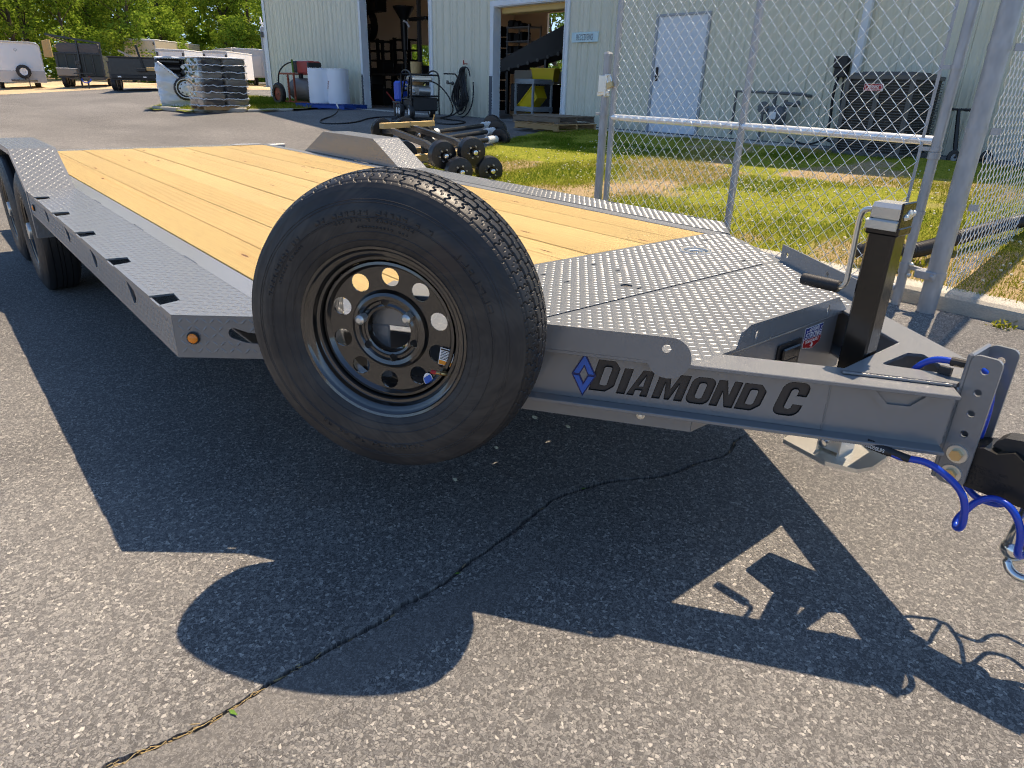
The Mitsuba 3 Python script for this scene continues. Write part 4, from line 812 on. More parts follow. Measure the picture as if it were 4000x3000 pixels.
# bay door frames
for i, (a, b, z0, z1) in enumerate(OP[:2]):
    f = put('bay_frame', [cbox(a - .13, a + .0, WT - .04, WT + .0, 1.43, z1 + .10, .003), cbox(b, b + .10, WT - .04, WT + .0, ZB, z1 + .1, .003), cbox(a - .13, b + .1, WT - .05, WT - .041, z1, z1 + .11, .003)], 'trim_white', BD)
    put('kick_trim', [cbox(a - .14, a - .001, WT - .046, WT - .002, ZB + .01, 1.43, .003)], 'trim_dark', f, label='dark lower jamb trim')
    put('jamb', [cbox(a, a + .02, WT - .06, WT + .17, ZB + .013, z1, .002), cbox(b - .02, b, WT - .06, WT + .17, ZB + .013, z1, .002), cbox(a + .021, b - .021, WT - .03, WT + .17, z1 - .02, z1 - .001, .002)], 'trim_white', f)
    put('rolled_door', [cbox(a + .03, b - .03, WT + .18, WT + .5, z1 - (.14 if i else .05), z1 + .4, .01)] + [box(a + .03, b - .03, WT + .175, WT + .18, z1 - .12 - .004, z1 - .118)], 'crate_yellow' if i else 'trim_white', f)
# white man door
a, b, z0, z1 = OP[2]
dk = put('door', cbox(a + .05, b - .05, WT - .005, WT + .04, ZB + .02, z1 - .04, .003), 'door_white', BD, label='plain white steel door with dark lever handle')
put('frame', [cbox(a, a + .05, WT - .03, WT + .1, ZB + .01, z1, .003), cbox(b - .05, b, WT - .03, WT + .1, ZB + .01, z1, .003), cbox(a + .05, b - .05, WT - .029, WT + .1, z1 - .04, z1, .003)], 'trim_grey', dk)
put('handle', [cbox(a + .10, a + .16, WT - .02, WT - .005, 1.38, 1.62, .006), cyl((a + .13, WT - .02, 1.46), (a + .13, WT - .06, 1.46), .012), bar((a + .13, WT - .06, 1.46), (a + .22, WT - .06, 1.46), .02, .02, .004), cyl((a + .13, WT - .02, 1.58), (a + .13, WT - .035, 1.58), .022)], 'black_plastic', dk)
put('threshold', cbox(a, b, WT - .06, WT + .1, ZB - .02, ZB + .012, .004), 'trim_dark', dk)
# downspout, sidewalk
put('downspout', [cbox(-3.52, -3.41, WT - .12, WT - .03, ZB + .1, ZE + 1.5, .01)], 'trim_white', BD)
struct('sidewalk', [cbox(-9.75 + i * 1.22, -9.75 + i * 1.22 + 1.21, 7.62, WT - .001, .30, ZB + .004, .008) for i in range(5)], 'concrete', 'strip of pale concrete slabs along the foot of the wall')
struct('apron', [cbox(-18.7, -14.7, WT - .40, WT - .001, .3, ZB + .008, .006)], 'concrete', 'concrete sill in front of the tall bay door')
# RECEIVING sign
SG = thing('sign', 'pale blue sign reading RECEIVING on the wall beside the bay door', 'sign')
put('board', cbox(-9.58, -8.82, WT - .055, WT - .035, 2.085, 2.27, .004), 'sign_blue', SG)
put('lettering', tf(text('RECEIVING', .112, .003, False, width=.47), XZ([-9.435, WT - .0552, 2.122])), 'trim_dark', SG)
# ------------------------------------------------------------------ on the wall
HV = thing('air_conditioner', 'dark grey outdoor air conditioning unit on a concrete pad against the wall', 'air conditioner')
hb = rrect(-3.06, -2.10, 7.30, 8.22, .09)
put('body', ext(hb.buffer(-.03), .93, mv(0, 0, .50)), 'hvac_dark', HV); put('top', [ext(hb.buffer(.005), .05, mv(0, 0, 1.43)), ext(hb.buffer(-.06), .03, mv(0, 0, 1.48)), ext(hb.buffer(-.16), .015, mv(0, 0, 1.51))], 'hvac_grey', HV)
put('base', ext(hb.buffer(.008), .06, mv(0, 0, .46)), 'hvac_grey', HV)
for i in range(26): put('louvre', ext(hb.difference(hb.buffer(-.014)), .010, mv(0, 0, .55 + i * .0335)), 'hvac_grey', HV)
for x in (-3.0, -2.58, -2.16): put('corner_strip', cbox(x - .03, x + .03, 7.285, 7.31, .50, 1.43, .004), 'hvac_grey', HV)
nm = put('name_plate', box(-2.76, -2.51, 7.275, 7.285, 1.285, 1.375), 'sticker_white', HV, label='small red and white name plate'); put('red_border', ext(sg.box(-2.755, 1.29, -2.515, 1.37).difference(sg.box(-2.742, 1.302, -2.528, 1.358)), .002, XZ([0, 7.2748, 0])), 'sticker_red', nm)
put('red_field', ext(sg.box(-2.735, 1.308, -2.535, 1.352), .002, XZ([0, 7.2746, 0])), 'sticker_red', nm); put('lettering', tf(text('Airtemp', .034, .001, width=.155), XZ([-2.715, 7.2724, 1.316])), 'sticker_white', nm)
put('pad', cbox(-3.25, -1.85, 7.12, 8.35, .30, .455, .01), 'concrete', HV)
DB = thing('disconnect_box', 'black electrical box on the wall with conduit left of the air conditioner', 'electrical box')
put('box', cbox(-3.76, -3.58, WT - .16, WT - .03, 1.47, 1.74, .01), 'black_plastic', DB); put('conduit', [tube(spline([(-3.70, WT - .09, 1.47), (-3.72, WT - .09, 1.1), (-3.70, WT - .09, .8), (-3.60, WT - .3, .62), (-3.2, WT - .45, .60)], 40), .02, 10), tube([(-3.62, WT - .09, 1.47), (-3.60, WT - .08, 1.2), (-3.50, WT - .2, .9), (-3.15, WT - .4, .8)], .014, 8)], 'black_plastic', DB, True)
put('cover', cbox(-3.775, -3.565, WT - .19, WT - .16, 1.60, 1.76, .02), 'black_plastic', DB)
GM = thing('gas_meter', 'grey gas meter with pipes mounted low on the wall', 'gas meter')
gy_ = WT - .22
put('pipe', tube([(-5.35, gy_, .55), (-5.35, gy_, 1.24), (-4.75, gy_, 1.235), (-4.15, gy_, 1.22), (-4.13, gy_ + .1, 1.20), (-4.13, WT, 1.20)], .024, 12), 'gas_grey', GM, 40)
put('body', [sph((-4.52, gy_ - .05, .88), .17, 3, (1, .62, 1)), cbox(-4.66, -4.38, gy_ - .12, gy_ + .06, .74, 1.0, .05), cyl((-4.62, gy_, 1.0), (-4.62, gy_, 1.20), .03), cyl((-4.42, gy_, 1.0), (-4.42, gy_, 1.13), .03)], 'gas_grey', GM)
put('regulator', [lathe([(0, -.035), (.09, -.03), (.10, 0), (.09, .03), (0, .035)], 24, frame([-4.80, gy_, 1.0], [1, 0, 0], [0, 0, 1], [0, -1, 0])), cyl((-4.80, gy_, 1.0), (-4.80, gy_, .40), .022), cyl((-4.80, gy_, 1.0), (-4.62, gy_, 1.0), .026)], 'gas_grey', GM)
put('valve', [cyl((-4.25, gy_, 1.06), (-4.42, gy_, 1.08), .03), sph((-4.22, gy_, 1.08), .05, 2)], 'gas_grey', GM)
put('dial', [cbox(-4.58, -4.46, gy_ - .175, gy_ - .15, .84, .95, .01)], 'sticker_white', GM)
put('hose', tube(spline([(-4.3, gy_, .60), (-4.1, gy_ - .02, .52), (-3.9, gy_ - .02, .50), (-3.65, gy_ - .05, .60), (-3.5, gy_ - .1, .76)], 40), .014, 8), 'black_plastic', GM, True)
KS = thing('kick_scooter', 'black kick scooter leaning against the wall right of the air conditioner', 'scooter')
sx, sy = -1.66, 7.85
put('stem', tube([(sx, sy, .62), (sx - .10, sy + .06, 1.08)], [.030, .022], 14), 'black_satin', KS); put('handlebar', [tube([(sx - .20, sy + .02, 1.095), (sx + .0, sy + .12, 1.09)], .014, 10), tube([(sx - .22, sy + .01, 1.095), (sx - .15, sy + .045, 1.093)], .02, 10), tube([(sx - .05, sy + .095, 1.092), (sx + .02, sy + .13, 1.09)], .02, 10)], 'black_plastic', KS)
put('fork', [bar((sx, sy, .64), (sx + .03, sy - .04, .50), .05, .04, .008)], 'black_satin', KS)
for nm_, x, y in (('wheel', sx + .02, sy - .05), ('wheel', sx + .26, sy + .42)):
    w = put(nm_, tf(lathe([(.05, -.014), (.088, -.014), (.1, -.008), (.1, .008), (.088, .014), (.05, .014)], 28), frame([x, y, ZB + .045 + .0], [.45, .9, 0], [0, 0, 1], [.9, -.45, 0])), 'rubber', KS)
    put('hub', tf(lathe([(0, -.012), (.05, -.012), (.05, .012), (0, .012)], 20), frame([x, y, ZB + .045], [.45, .9, 0], [0, 0, 1], [.9, -.45, 0])), 'galv', w)
put('deck', bar((sx + .05, sy + .05, ZB + .04), (sx + .24, sy + .40, ZB + .04), .10, .03, .008), 'black_satin', KS)
# hose hanging on the wall
HH = thing('hose_coil', 'bundle of black hose hanging from a hook on the wall between the bay doors', 'hose')
hs_ = []
for i in range(13):
    wv = rng.uniform(.10, .36) * (1 if i % 2 else .8); b = ZB + .05 + rng.uniform(0, .35) * (1 - wv); c = -13.45 + rng.normal(0, .03)
    p = [(-13.33 + rng.normal(0, .03), WT - .08 - rng.uniform(0, .05), 1.62)]
    p += [(c - wv * .55, WT - .08 - rng.uniform(0, .06), 1.25), (c - wv, WT - .07 - rng.uniform(0, .08), .85), (c - wv * .55, WT - .08 - rng.uniform(0, .08), b + .08), (c, WT - .08 - rng.uniform(0, .08), b), (c + wv * .55, WT - .08 - rng.uniform(0, .08), b + .08), (c + wv, WT - .07 - rng.uniform(0, .08), .85), (c + wv * .5, WT - .08 - rng.uniform(0, .06), 1.25), (-13.29 + rng.normal(0, .03), WT - .10, 1.63)]
    hs_.append(tube(spline(p, 50), .016, 7))
put('loops', hs_, 'hose_black', HH, True); put('hook', [cyl((-13.29, WT, 1.70), (-13.29, WT - .12, 1.70), .012), cyl((-13.29, WT - .12, 1.68), (-13.29, WT - .12, 1.78), .014)], 'red_paint', HH)
put('tail', tube(spline([(-13.25, WT - .1, 1.62), (-13.1, WT - .12, 1.58), (-13.03, WT - .12, 1.42)], 20), .016, 7), 'hose_black', HH, True)
# ================================================================== THINGS BY THE BUILDING
def pallet(nm, lab, x, y, z, rz, L=1.2, W=1.0, mat_='pallet_wood', n=7, slat=.095, parent=None, group=None):
    k = thing(nm, lab, 'pallet', group); M = mv(x, y, z, rz)
    for i in range(3):
        c = -W / 2 + .045 + i * (W - .09) / 2
        put('stringer', tf(cbox(-L / 2, L / 2, c - .02, c + .02, .018, .108, .004), M), mat_, k)
    for i in range(n):
        c = -L / 2 + slat / 2 + i * (L - slat) / (n - 1) + rng.uniform(-.006, .006)
        put('slat', tf(cbox(c - slat / 2, c + slat / 2, -W / 2, W / 2, .109, .126 + rng.uniform(-.002, .002), .003), M @ mv(0, 0, 0, rng.uniform(-.6, .6))), mat_, k)
    for i in range(3):
        c = -L / 2 + slat / 2 + i * (L - slat) / 2
        put('slat', tf(cbox(c - slat / 2, c + slat / 2, -W / 2, W / 2, .0, .017, .003), M), mat_, k)
    return k
pallet('pallet', 'weathered wooden pallet lying on another one in front of the receiving door, the upper', -8.85, 7.35, .585, 4, 1.25, 1.1)
pallet('pallet', 'brown wooden pallet under another one in front of the receiving door, the lower', -8.72, 7.28, .455, 0, 1.25, 1.1, 'pallet_tan')
# --- pressure washer
PW = thing('pressure_washer', 'black wheeled pressure washer with steel engine standing in front of the tall bay door', 'pressure washer')
o = np.array([-13.35, 7.12, .44]); M = mv(*o, -18) @ np.diag([1.12, 1.12, 1.03, 1])
def pw(ps, r=.018): return tf(tube(ps, r, 8), M)
put('frame', [pw(spline([(-.45, -.3, .28), (-.45, -.3, .9), (-.38, -.3, .98), (.33, -.3, .98), (.42, -.3, .90), (.42, -.3, .1)], 40)), pw(spline([(-.45, .3, .28), (-.45, .3, .9), (-.38, .3, .98), (.33, .3, .98), (.42, .3, .90), (.42, .3, .1)], 40))] +
    [pw([(x, -.3, z), (x, .3, z)]) for x, z in ((-.45, .3), (-.42, .96), (.40, .94), (.42, .5), (-.45, .6))] + [pw([(-.45, y, .42), (.42, y, .42)]) for y in (-.3, .3)], 'black_satin', PW, True)
put('lower_box', tf(cbox(-.40, .40, -.28, .28, .18, .47, .02), M), 'black_plastic', PW); put('engine', [tf(cbox(-.25, .12, -.2, .2, .50, .72, .03), M), tf(cyl((.2, -.1, .6), (.2, .15, .6), .11), M), tf(cyl((-.1, -.24, .62), (-.1, -.20, .62), .10), M)] + [tf(sph((rng.uniform(-.3, .35), -.24 + rng.uniform(-.02, .04), rng.uniform(.5, .75)), rng.uniform(.02, .05), 1), M) for i in range(14)], 'engine_steel', PW)
put('fuel_tank', tf(cbox(-.33, .33, -.24, .2, .80, .92, .04), M), 'zinc', PW); put('brace', [tf(bar((-.45, -.3, .42), (-.05, -.3, .9), .03, .03), M), tf(bar((.1, -.3, .42), (.3, -.3, .9), .03, .03), M)], 'black_satin', PW)
put('burner', tf(cyl((-.36, .05, .45), (-.36, .05, .85), .12), M), 'pallet_tan', PW)
for x, y in ((-.52, -.36), (-.30, -.36), (-.40, .36), (.34, -.30)):
    w = put('wheel', tf(lathe([(.075, -.05), (.12, -.055), (.145, -.04), (.15, 0), (.145, .04), (.12, .055), (.075, .05)], 28), M @ frame([x, y, .155], [1, 0, 0], [0, 0, 1], [0, -1, 0])), 'rubber', PW)
    put('hub', tf(lathe([(.0, .035), (.05, .04), (.075, .048), (.075, -.048), (0, -.035)], 20), M @ frame([x, y, .155], [1, 0, 0], [0, 0, 1], [0, -1, 0])), 'white_paint', w)
BJ = thing('jug', 'bright blue plastic jug on a stand left of the pressure washer', 'jug')
put('body', cbox(-14.45, -14.12, 7.02, 7.30, .80, 1.27, .05), 'blue_jug', BJ); put('cap', cyl((-14.3, 7.15, 1.27), (-14.3, 7.15, 1.32), .04), 'black_plastic', BJ); put('stand', [cbox(-14.47, -14.10, 7.0, 7.32, .76, .795, .01)] + [box(x - .02, x + .02, y - .02, y + .02, .44, .76) for x in (-14.43, -14.14) for y in (7.04, 7.28)], 'axle_grey', BJ)
CN = thing('bucket', 'cream plastic bucket standing behind the pressure washer in the bay', 'bucket')
put('body', lathe([(0, 1.40), (.15, 1.40), (.17, 1.78), (.175, 1.78), (.175, 1.80), (0, 1.80)], 28, mv(-16.9, 9.3, 0)), 'lumber_yellow', CN)
put('stool', [cyl((-16.9, 9.3, ZB), (-16.9, 9.3, 1.40), .12)], 'axle_grey', CN)
GH = thing('ground_hose', 'long black hose lying in loops on the asphalt by the pressure washer', 'hose')
gp_ = np.array([(-16.52, 6.53, .14), (-16.2, 6.25, .03), (-15.7, 5.75, 0), (-14.9, 5.2, 0), (-14.2, 5.1, 0), (-13.9, 5.4, 0), (-14.1, 5.87, 0), (-14.5, 6.3, 0), (-14.6, 6.75, 0), (-13.6, 7.0, .01), (-12.6, 6.9, 0), (-12.2, 6.6, 0), (-12.4, 6.3, 0), (-13.2, 6.25, .01), (-13.6, 6.5, .02), (-12.9, 6.75, .02), (-12.0, 6.6, .02), (-11.4, 6.7, 0), (-11.5, 7.1, 0), (-12.3, 7.3, 0), (-13.0, 7.5, 0), (-12.7, 7.7, .1), (-12.5, 7.75, .55), (-12.75, 7.4, 1.25)])
sp_ = spline(gp_, 260); sp_[:, 2] = terr(sp_[:, 0], sp_[:, 1]) + .018 + np.maximum(sp_[:, 2], 0) * np.where(sp_[:, 0] < -16, 1, 1.0); sp_[-40:, 2] = np.minimum(sp_[-40:, 2], 1.45)
put('hose', tube(sp_, .017, 8), 'hose_black', GH, True); put('nozzle', tube([sp_[0], sp_[0] + [-.02, -.05, .16]], .02, 8), 'white_plastic', GH)
put('supply_hose', tube(spline([(-12.75, 7.4, 1.2), (-12.3, 7.7, 1.1), (-12.2, 7.9, .6), (-12.6, 8.0, .45), (-12.2, 8.2, .47), (-11.9, 8.3, .9), (-12.05, 8.42, 1.28)], 50) + [-.9, 0, 0], .016, 8), 'hose_black', GH, True)
TP_ = thing('water_tap', 'wall tap with hose connection beside the hanging hose', 'tap')
put('tap', [cyl((-13.95, WT, 1.25), (-13.95, WT - .15, 1.25), .02), lathe([(0, -.01), (.05, -.01), (.05, .01), (0, .01)], 16, frame([-13.95, WT - .15, 1.27], [1, 0, 0], [0, 0, 1], [0, -1, 0])), sph((-13.80, WT - .1, 1.25), .045, 1)], 'axle_grey', TP_)
# --- drums on blue pallet, tank cart
pallet('pallet', 'blue wooden pallet under two white plastic drums', -19.0, 7.55, .455, 22, 1.9, 1.1, 'blue_pallet', 9)
dprof = [(0, 0), (.285, 0), (.295, .01), (.300, .06), (.300, .26), (.304, .275), (.304, .30), (.300, .315), (.300, .64), (.304, .655), (.304, .68), (.300, .70), (.297, .90), (.290, .955), (.300, .965), (.300, .985), (.285, .985), (.28, .97), (0, .97)]
for lab, x, y in (('left white plastic drum of the two on the blue pallet', -19.45, 7.42), ('right white plastic drum of the two on the blue pallet', -18.95, 7.80)):
    d = thing('plastic_drum', lab, 'drum', None); put('body', lathe(dprof, 40, mv(x, y, .585) @ np.diag([1.08, 1.08, 1, 1])), 'white_plastic', d)
    put('bung', [cyl((x + .15, y, 1.55), (x + .15, y, 1.58), .04), cyl((x - .15, y, 1.55), (x - .15, y, 1.58), .03)], 'white_paint', d)
    if x > -19.2: put('mark', [ext(sg.box(-.05 + .02 * i, 1.0 + .06 * i, .01 + .02 * i, 1.04 + .06 * i), .002, frame([x - .02, y - .327, 0], [1, 0, 0], [0, 0, 1], [0, -1, 0])) for i in range(4)], 'red_orange', d)
TK = thing('tank_cart', 'two wheeled cart with red frame, horizontal steel tank and red pump beside the drums', 'tank cart')
M = mv(-20.9, 7.62, .455, 8)
put('tank', tf(lathe([(0, -.62), (.2, -.60), (.31, -.52), (.335, -.45), (.335, .45), (.31, .52), (.2, .60), (0, .62)], 36), M @ frame([0, 0, .50], [0, 1, 0], [0, 0, 1], [1, 0, 0])), 'tank_steel', TK)
put('frame', [tf(bar(a, b, .05, .05, .004), M) for a, b in [((-.7, -.4, .12), (.75, -.4, .12)), ((-.7, .4, .12), (.75, .4, .12)), ((-.3, -.42, .05), (-.3, -.42, .95)), ((.75, -.4, .12), (.75, .4, .12)), ((-.8, -.42, .95), (.1, -.42, .95)), ((-.8, .4, .95), (.1, .4, .95)), ((-.8, -.42, .95), (-.8, .4, .95)), ((.05, -.42, .12), (.05, -.42, .95)), ((.6, -.42, .04), (.6, -.42, .14))]], 'red_orange', TK)
for y in (-.46, .46):
    w = put('wheel', tf(lathe([(.20, -.07), (.29, -.08), (.33, -.055), (.34, 0), (.33, .055), (.29, .08), (.20, .07)], 36), M @ frame([-.86, y, .34], [1, 0, 0], [0, 0, 1], [0, -1, 0])), 'rubber', TK)
    put('hub', tf(lathe([(0, .04), (.08, .05), (.2, .04), (.2, -.04), (0, -.04)], 24), M @ frame([-.86, y, .34], [1, 0, 0], [0, 0, 1], [0, -1, 0])), 'red_orange', w)
put('pump', [tf(cbox(.10, .78, -.32, .12, .96, 1.32, .03), M)], 'red_paint', TK); put('pump_panel', tf(cbox(-.12, .10, -.33, .05, .98, 1.32, .03), M), 'black_plastic', TK); put('pump_cover', tf(cbox(.72, .80, -.34, .13, 1.0, 1.28, .01), M), 'black_plastic', TK); put('coupling', tf(cyl((-.05, -.1, .82), (-.05, -.1, 1.0), .07), M), 'black_plastic', TK)
put('hose', tf(tube(spline([(-.1, -.36, 1.28), (-.45, -.40, 1.2), (-.78, -.44, .95), (-.84, -.46, .6), (-.85, -.5, .3)], 40), .022, 8), M), 'hose_black', TK, True); put('bottle', tf(cyl((.05, -.42, .98), (.04, -.43, 1.36), .03, 10), M), 'weed', TK)
# --- inside the tall bay
def tower(x, y, lab):
    k = thing('shop_rack', lab, 'rack')
    put('post', [box(x + a - .05, x + a + .05, y + b - .05, y + b + .05, ZB, 2.72) for a in (-.34, .34) for b in (-.3, .3)], 'black_satin', k)
    for z in np.linspace(1.0, 2.65, 6): put('shelf', box(x - .38, x + .38, y - .33, y + .33, z - .04, z + .02), 'black_satin', k)
tower(-23.6, 12, 'tall black open rack on the left inside the dim bay'); tower(-21.7, 12, 'tall black open rack on the right inside the dim bay')
WB = thing('workbench', 'dark cluttered workbench inside the tall bay', 'workbench')
put('top', cbox(-24.6, -18.6, 10.8, 11.5, 1.45, 1.52, .01), 'axle_grey', WB); put('leg', [box(x - .05, x + .05, 10.9, 11.4, ZB, 1.45) for x in (-24.4, -22.5, -20.5, -18.8)], 'axle_grey', WB)
for x in np.arange(-24.4, -18.8, .42): put('tool_case', cbox(x, x + rng.uniform(.15, .5), 10.85, 11.3, 1.52, 1.52 + rng.uniform(.08, .4), .02), 'black_plastic', WB)
for x in (-24, -23, -21.9, -20.3, -19.6): put('crate', cbox(x, x + .8, 10.6, 11.3, ZB, ZB + rng.uniform(.4, .8), .03), 'black_plastic', WB)
HL = thing('extraction_hood', 'black funnel hood on a stand inside the tall bay', 'hood')
put('funnel', lathe([(.33, 3.47), (.34, 3.43), (.14, 3.12), (.12, 3.10), (.10, 2.2), (.12, 2.2)], 24, mv(-19.42, 10.5, 0)), 'black_satin', HL); put('stand', cyl((-19.42, 10.5, ZB), (-19.42, 10.5, 3.2), .05), 'black_satin', HL)
put('tube_light', tube([(-19.27, 10.4, 3.04), (-19.08, 10.4, 2.98), (-18.95, 10.4, 2.85)], .03, 10), 'white_plastic', HL)
TB_ = thing('tool_stand', 'tall post with black crossbar inside the tall bay', 'stand')
put('post', box(-18.66, -18.56, 10.5, 10.6, ZB, 3.9), 'axle_grey', TB_); put('crossbar', cbox(-19.1, -18.1, 10.45, 10.65, 3.03, 3.13, .02), 'black_satin', TB_)
FA = thing('fan', 'large round black fan on the left inside the tall bay', 'fan')
put('drum', lathe([(.40, -.12), (.46, -.12), (.46, .12), (.40, .12), (.40, -.12)], 32, frame([-21.75, 10.5, 3.0], [1, 0, 0], [0, 0, 1], [0, -1, 0])), 'black_satin', FA)
for i in range(4): put('blade', tf(box(.03, .38, -.07, .07, -.005, .005), frame([-21.75, 10.5, 3.0], [math.cos(i * 1.571), 0, math.sin(i * 1.571)], [-math.sin(i * 1.571), .5, math.cos(i * 1.571)], [0, -1, 0])), 'axle_grey', FA)
put('stand', [cyl((-21.75, 10.5, ZB), (-21.75, 10.5, 2.56), .03), bar((-21.6, 10.4, 3.02), (-21.1, 10.4, 3.02), .03, .03)], 'black_satin', FA)
put('grille', [tube([(-21.75 + r * math.cos(a), 10.37, 3.0 + r * math.sin(a)) for a in np.linspace(0, 6.2832, 30)], .006, 5) for r in (.15, .3, .42)], 'axle_grey', FA)
MB = thing('wall_cabinet', 'black cabinet hanging high on the left inside the tall bay', 'cabinet'); put('body', cbox(-22.1, -21.3, 10.6, 11.0, 3.44, 4.2, .02), 'black_satin', MB); put('door', [cbox(-22.07, -21.71, 10.58, 10.6, 3.47, 4.17, .005), cbox(-21.69, -21.33, 10.58, 10.6, 3.47, 4.17, .005)], 'black_plastic', MB)
RJ = thing('floor_jack', 'red trolley jack on the bay floor', 'jack'); put('frame', [bar((-18.0, 9.3, ZB + .08), (-17.5, 9.5, ZB + .08), .2, .12, .02), bar((-18.0, 9.3, ZB + .1), (-18.4, 9.15, ZB + .5), .03, .03)], 'red_paint', RJ); put('wheel', [cyl((-17.55, 9.38, ZB + .06), (-17.55, 9.62, ZB + .06), .05)], 'axle_grey', RJ)
# --- inside the receiving bay
UC = thing('utility_cart', 'grey two shelf utility cart just inside the receiving door', 'cart')
for z in (.66, 1.28): put('tray', [cbox(-12.15, -11.45, 9.10, 9.75, z, z + .02, .004)] + [cbox(-12.15, -11.45, y, y + .02, z + .02, z + .11, .004) for y in (9.10, 9.73)] + [cbox(x, x + .02, 9.12, 9.73, z + .02, z + .11, .004) for x in (-12.15, -11.47)], 'cart_grey', UC)
for x in (-12.13, -11.49):
    for y in (9.12, 9.72): put('leg', cbox(x - .025, x + .025, y - .025, y + .025, ZB + .07, 1.28, .004), 'cart_grey', UC)
put('caster', [sph((x, y, ZB + .055), .04, 1) for x in (-12.1, -11.5) for y in (9.14, 9.7)], 'black_plastic', UC)
def bin_(x, y, z, rz, lab, tilt=0):
    k = thing('parts_bin', lab, 'bin'); L, W, H = .62, .42, .30
    Mx = mv(x, y, z, rz) @ np.array([[math.cos(tilt), 0, math.sin(tilt), 0], [0, 1, 0, 0], [-math.sin(tilt), 0, math.cos(tilt), 0], [0, 0, 0, 1]])
    outer = hull([(sx * (L / 2 - (.05 if zz == 0 else 0)), sy * (W / 2 - (.04 if zz == 0 else 0)), zz) for sx in (-1, 1) for sy in (-1, 1) for zz in (0, H)]); inn = hull([(sx * (L / 2 - (.06 if zz < .1 else .015)), sy * (W / 2 - (.05 if zz < .1 else .015)), zz) for sx in (-1, 1) for sy in (-1, 1) for zz in (.015, H + .01)])
    put('body', tf(man(toman(outer) - toman(inn)), Mx), 'yellow_bin', k); put('rim', tf(ext(sg.box(-L / 2 - .02, -W / 2 - .02, L / 2 + .02, W / 2 + .02).difference(sg.box(-L / 2, -W / 2, L / 2, W / 2)), .025, mv(0, 0, H - .025)), Mx), 'yellow_bin', k)
bin_(-11.75, 9.75, 1.345, 25, 'large open yellow plastic bin on the stack above the utility cart'); bin_(-11.72, 9.45, .80, 5, 'yellow plastic bin lying tilted on the lower shelf of the utility cart', -.75)
CT = thing('carton', 'pale carton stack on pallet behind the utility cart', 'carton'); put('box', [cbox(-13.6, -12.9, 10.3, 10.9, 1.30, 1.62, .01), cbox(-12.85, -12.2, 10.3, 10.9, 1.30, 1.60, .01)], 'cream', CT); put('base', [cbox(-13.7, -12.1, 10.25, 11.0, .60, 1.29, .02)], 'black_plastic', CT); put('slat', [box(-13.7, -12.1, 10.25 + .25 * i, 10.4 + .25 * i, ZB, .60) for i in range(3)], 'pallet_tan', CT)
JU = thing('jug', 'white plastic jug standing on the sill at the left jamb of the receiving door', 'jug'); put('body', [cbox(-12.55, -12.33, 8.52, 8.74, ZB + .01, .80, .05)], 'white_plastic', JU); put('cap', cyl((-12.44, 8.63, .80), (-12.44, 8.63, .84), .03), 'white_paint', JU)
RP = thing('conveyor', 'dark inclined conveyor ramp crossing inside the receiving bay', 'conveyor')
put('bed', hull([(x, y, z) for x, z in ((-15.2, 1.55), (-15.2, 1.85), (-11.3, 3.05), (-11.3, 2.25)) for y in (10.95, 11.6)]), 'black_plastic', RP); put('leg', [box(x, x + .08, 11, 11.08, ZB, z) for x, z in ((-14.8, 1.6), (-13.2, 2.0), (-11.6, 2.3))], 'black_satin', RP); put('roller', [cyl((x, 10.93, 1.56 + (x + 15.2) * .18), (x, 10.95, 1.56 + (x + 15.2) * .18), .05) for x in np.arange(-15, -11.4, .4)], 'axle_grey', RP)
SF = thing('shelving', 'wire shelving with dark parts on it at the back of the receiving bay', 'shelving')
for x in (-17.2, -16.15): put('post', [box(x - .02, x + .02, y - .02, y + .02, ZB, 3.0) for y in (13, 13.5)], 'galv', SF)
for z in (2.2, 2.55, 2.95, 1.7): put('shelf', cbox(-17.25, -16.1, 12.97, 13.53, z - .03, z, .004), 'galv', SF); [put('carton', cbox(x, x + rng.uniform(.1, .3), 13.0, 13.4, z, z + rng.uniform(.08, .26), .02), 'black_plastic', SF) for x in np.arange(-17.2, -16.3, .3)]
SF2 = thing('parts_stack', 'stack of dark parts at the left inside the receiving bay', 'parts'); [put('case', cbox(-17.9 + rng.uniform(-.1, .1), -17.4, 12.6, 13.2, z, z + .28, .03), 'black_satin', SF2) for z in np.arange(ZB, 3.0, .32)]
# ================================================================== AXLES
drum_prof = [(0, .0), (.045, .0), (.047, .045), (.085, .048), (.155, .038), (.160, .020), (.164, -.01), (.168, -.02), (.168, -.028), (.160, -.030), (.160, -.075), (.15, -.08), (.05, -.08)]
def axle_mesh(L, drop=0.):
    "axle along local x from -L/2 to L/2 with a brake drum at both ends"
    return L
drm = PLY(cat([lathe(drum_prof, 40)] + [tf(box(.159, .1665, -.004, .004, -.075, -.034), mv(0, 0, 0, a)) for a in np.arange(0, 360, 7.5)]), 'drum_black', 30)
studs = PLY(cat([cyl((.068 * math.cos(a), .068 * math.sin(a), .045), (.068 * math.cos(a), .068 * math.sin(a), .082), .009, 10) for a in np.arange(6) * math.pi / 3 + .2]), 'engine_steel', 30)
capd = PLY(lathe([(.030, .045), (.032, .10), (.027, .122), (.012, .126), (.010, .118), (0, .118)], 20), 'chrome', 30)
wrp_r = np.random.default_rng(3)
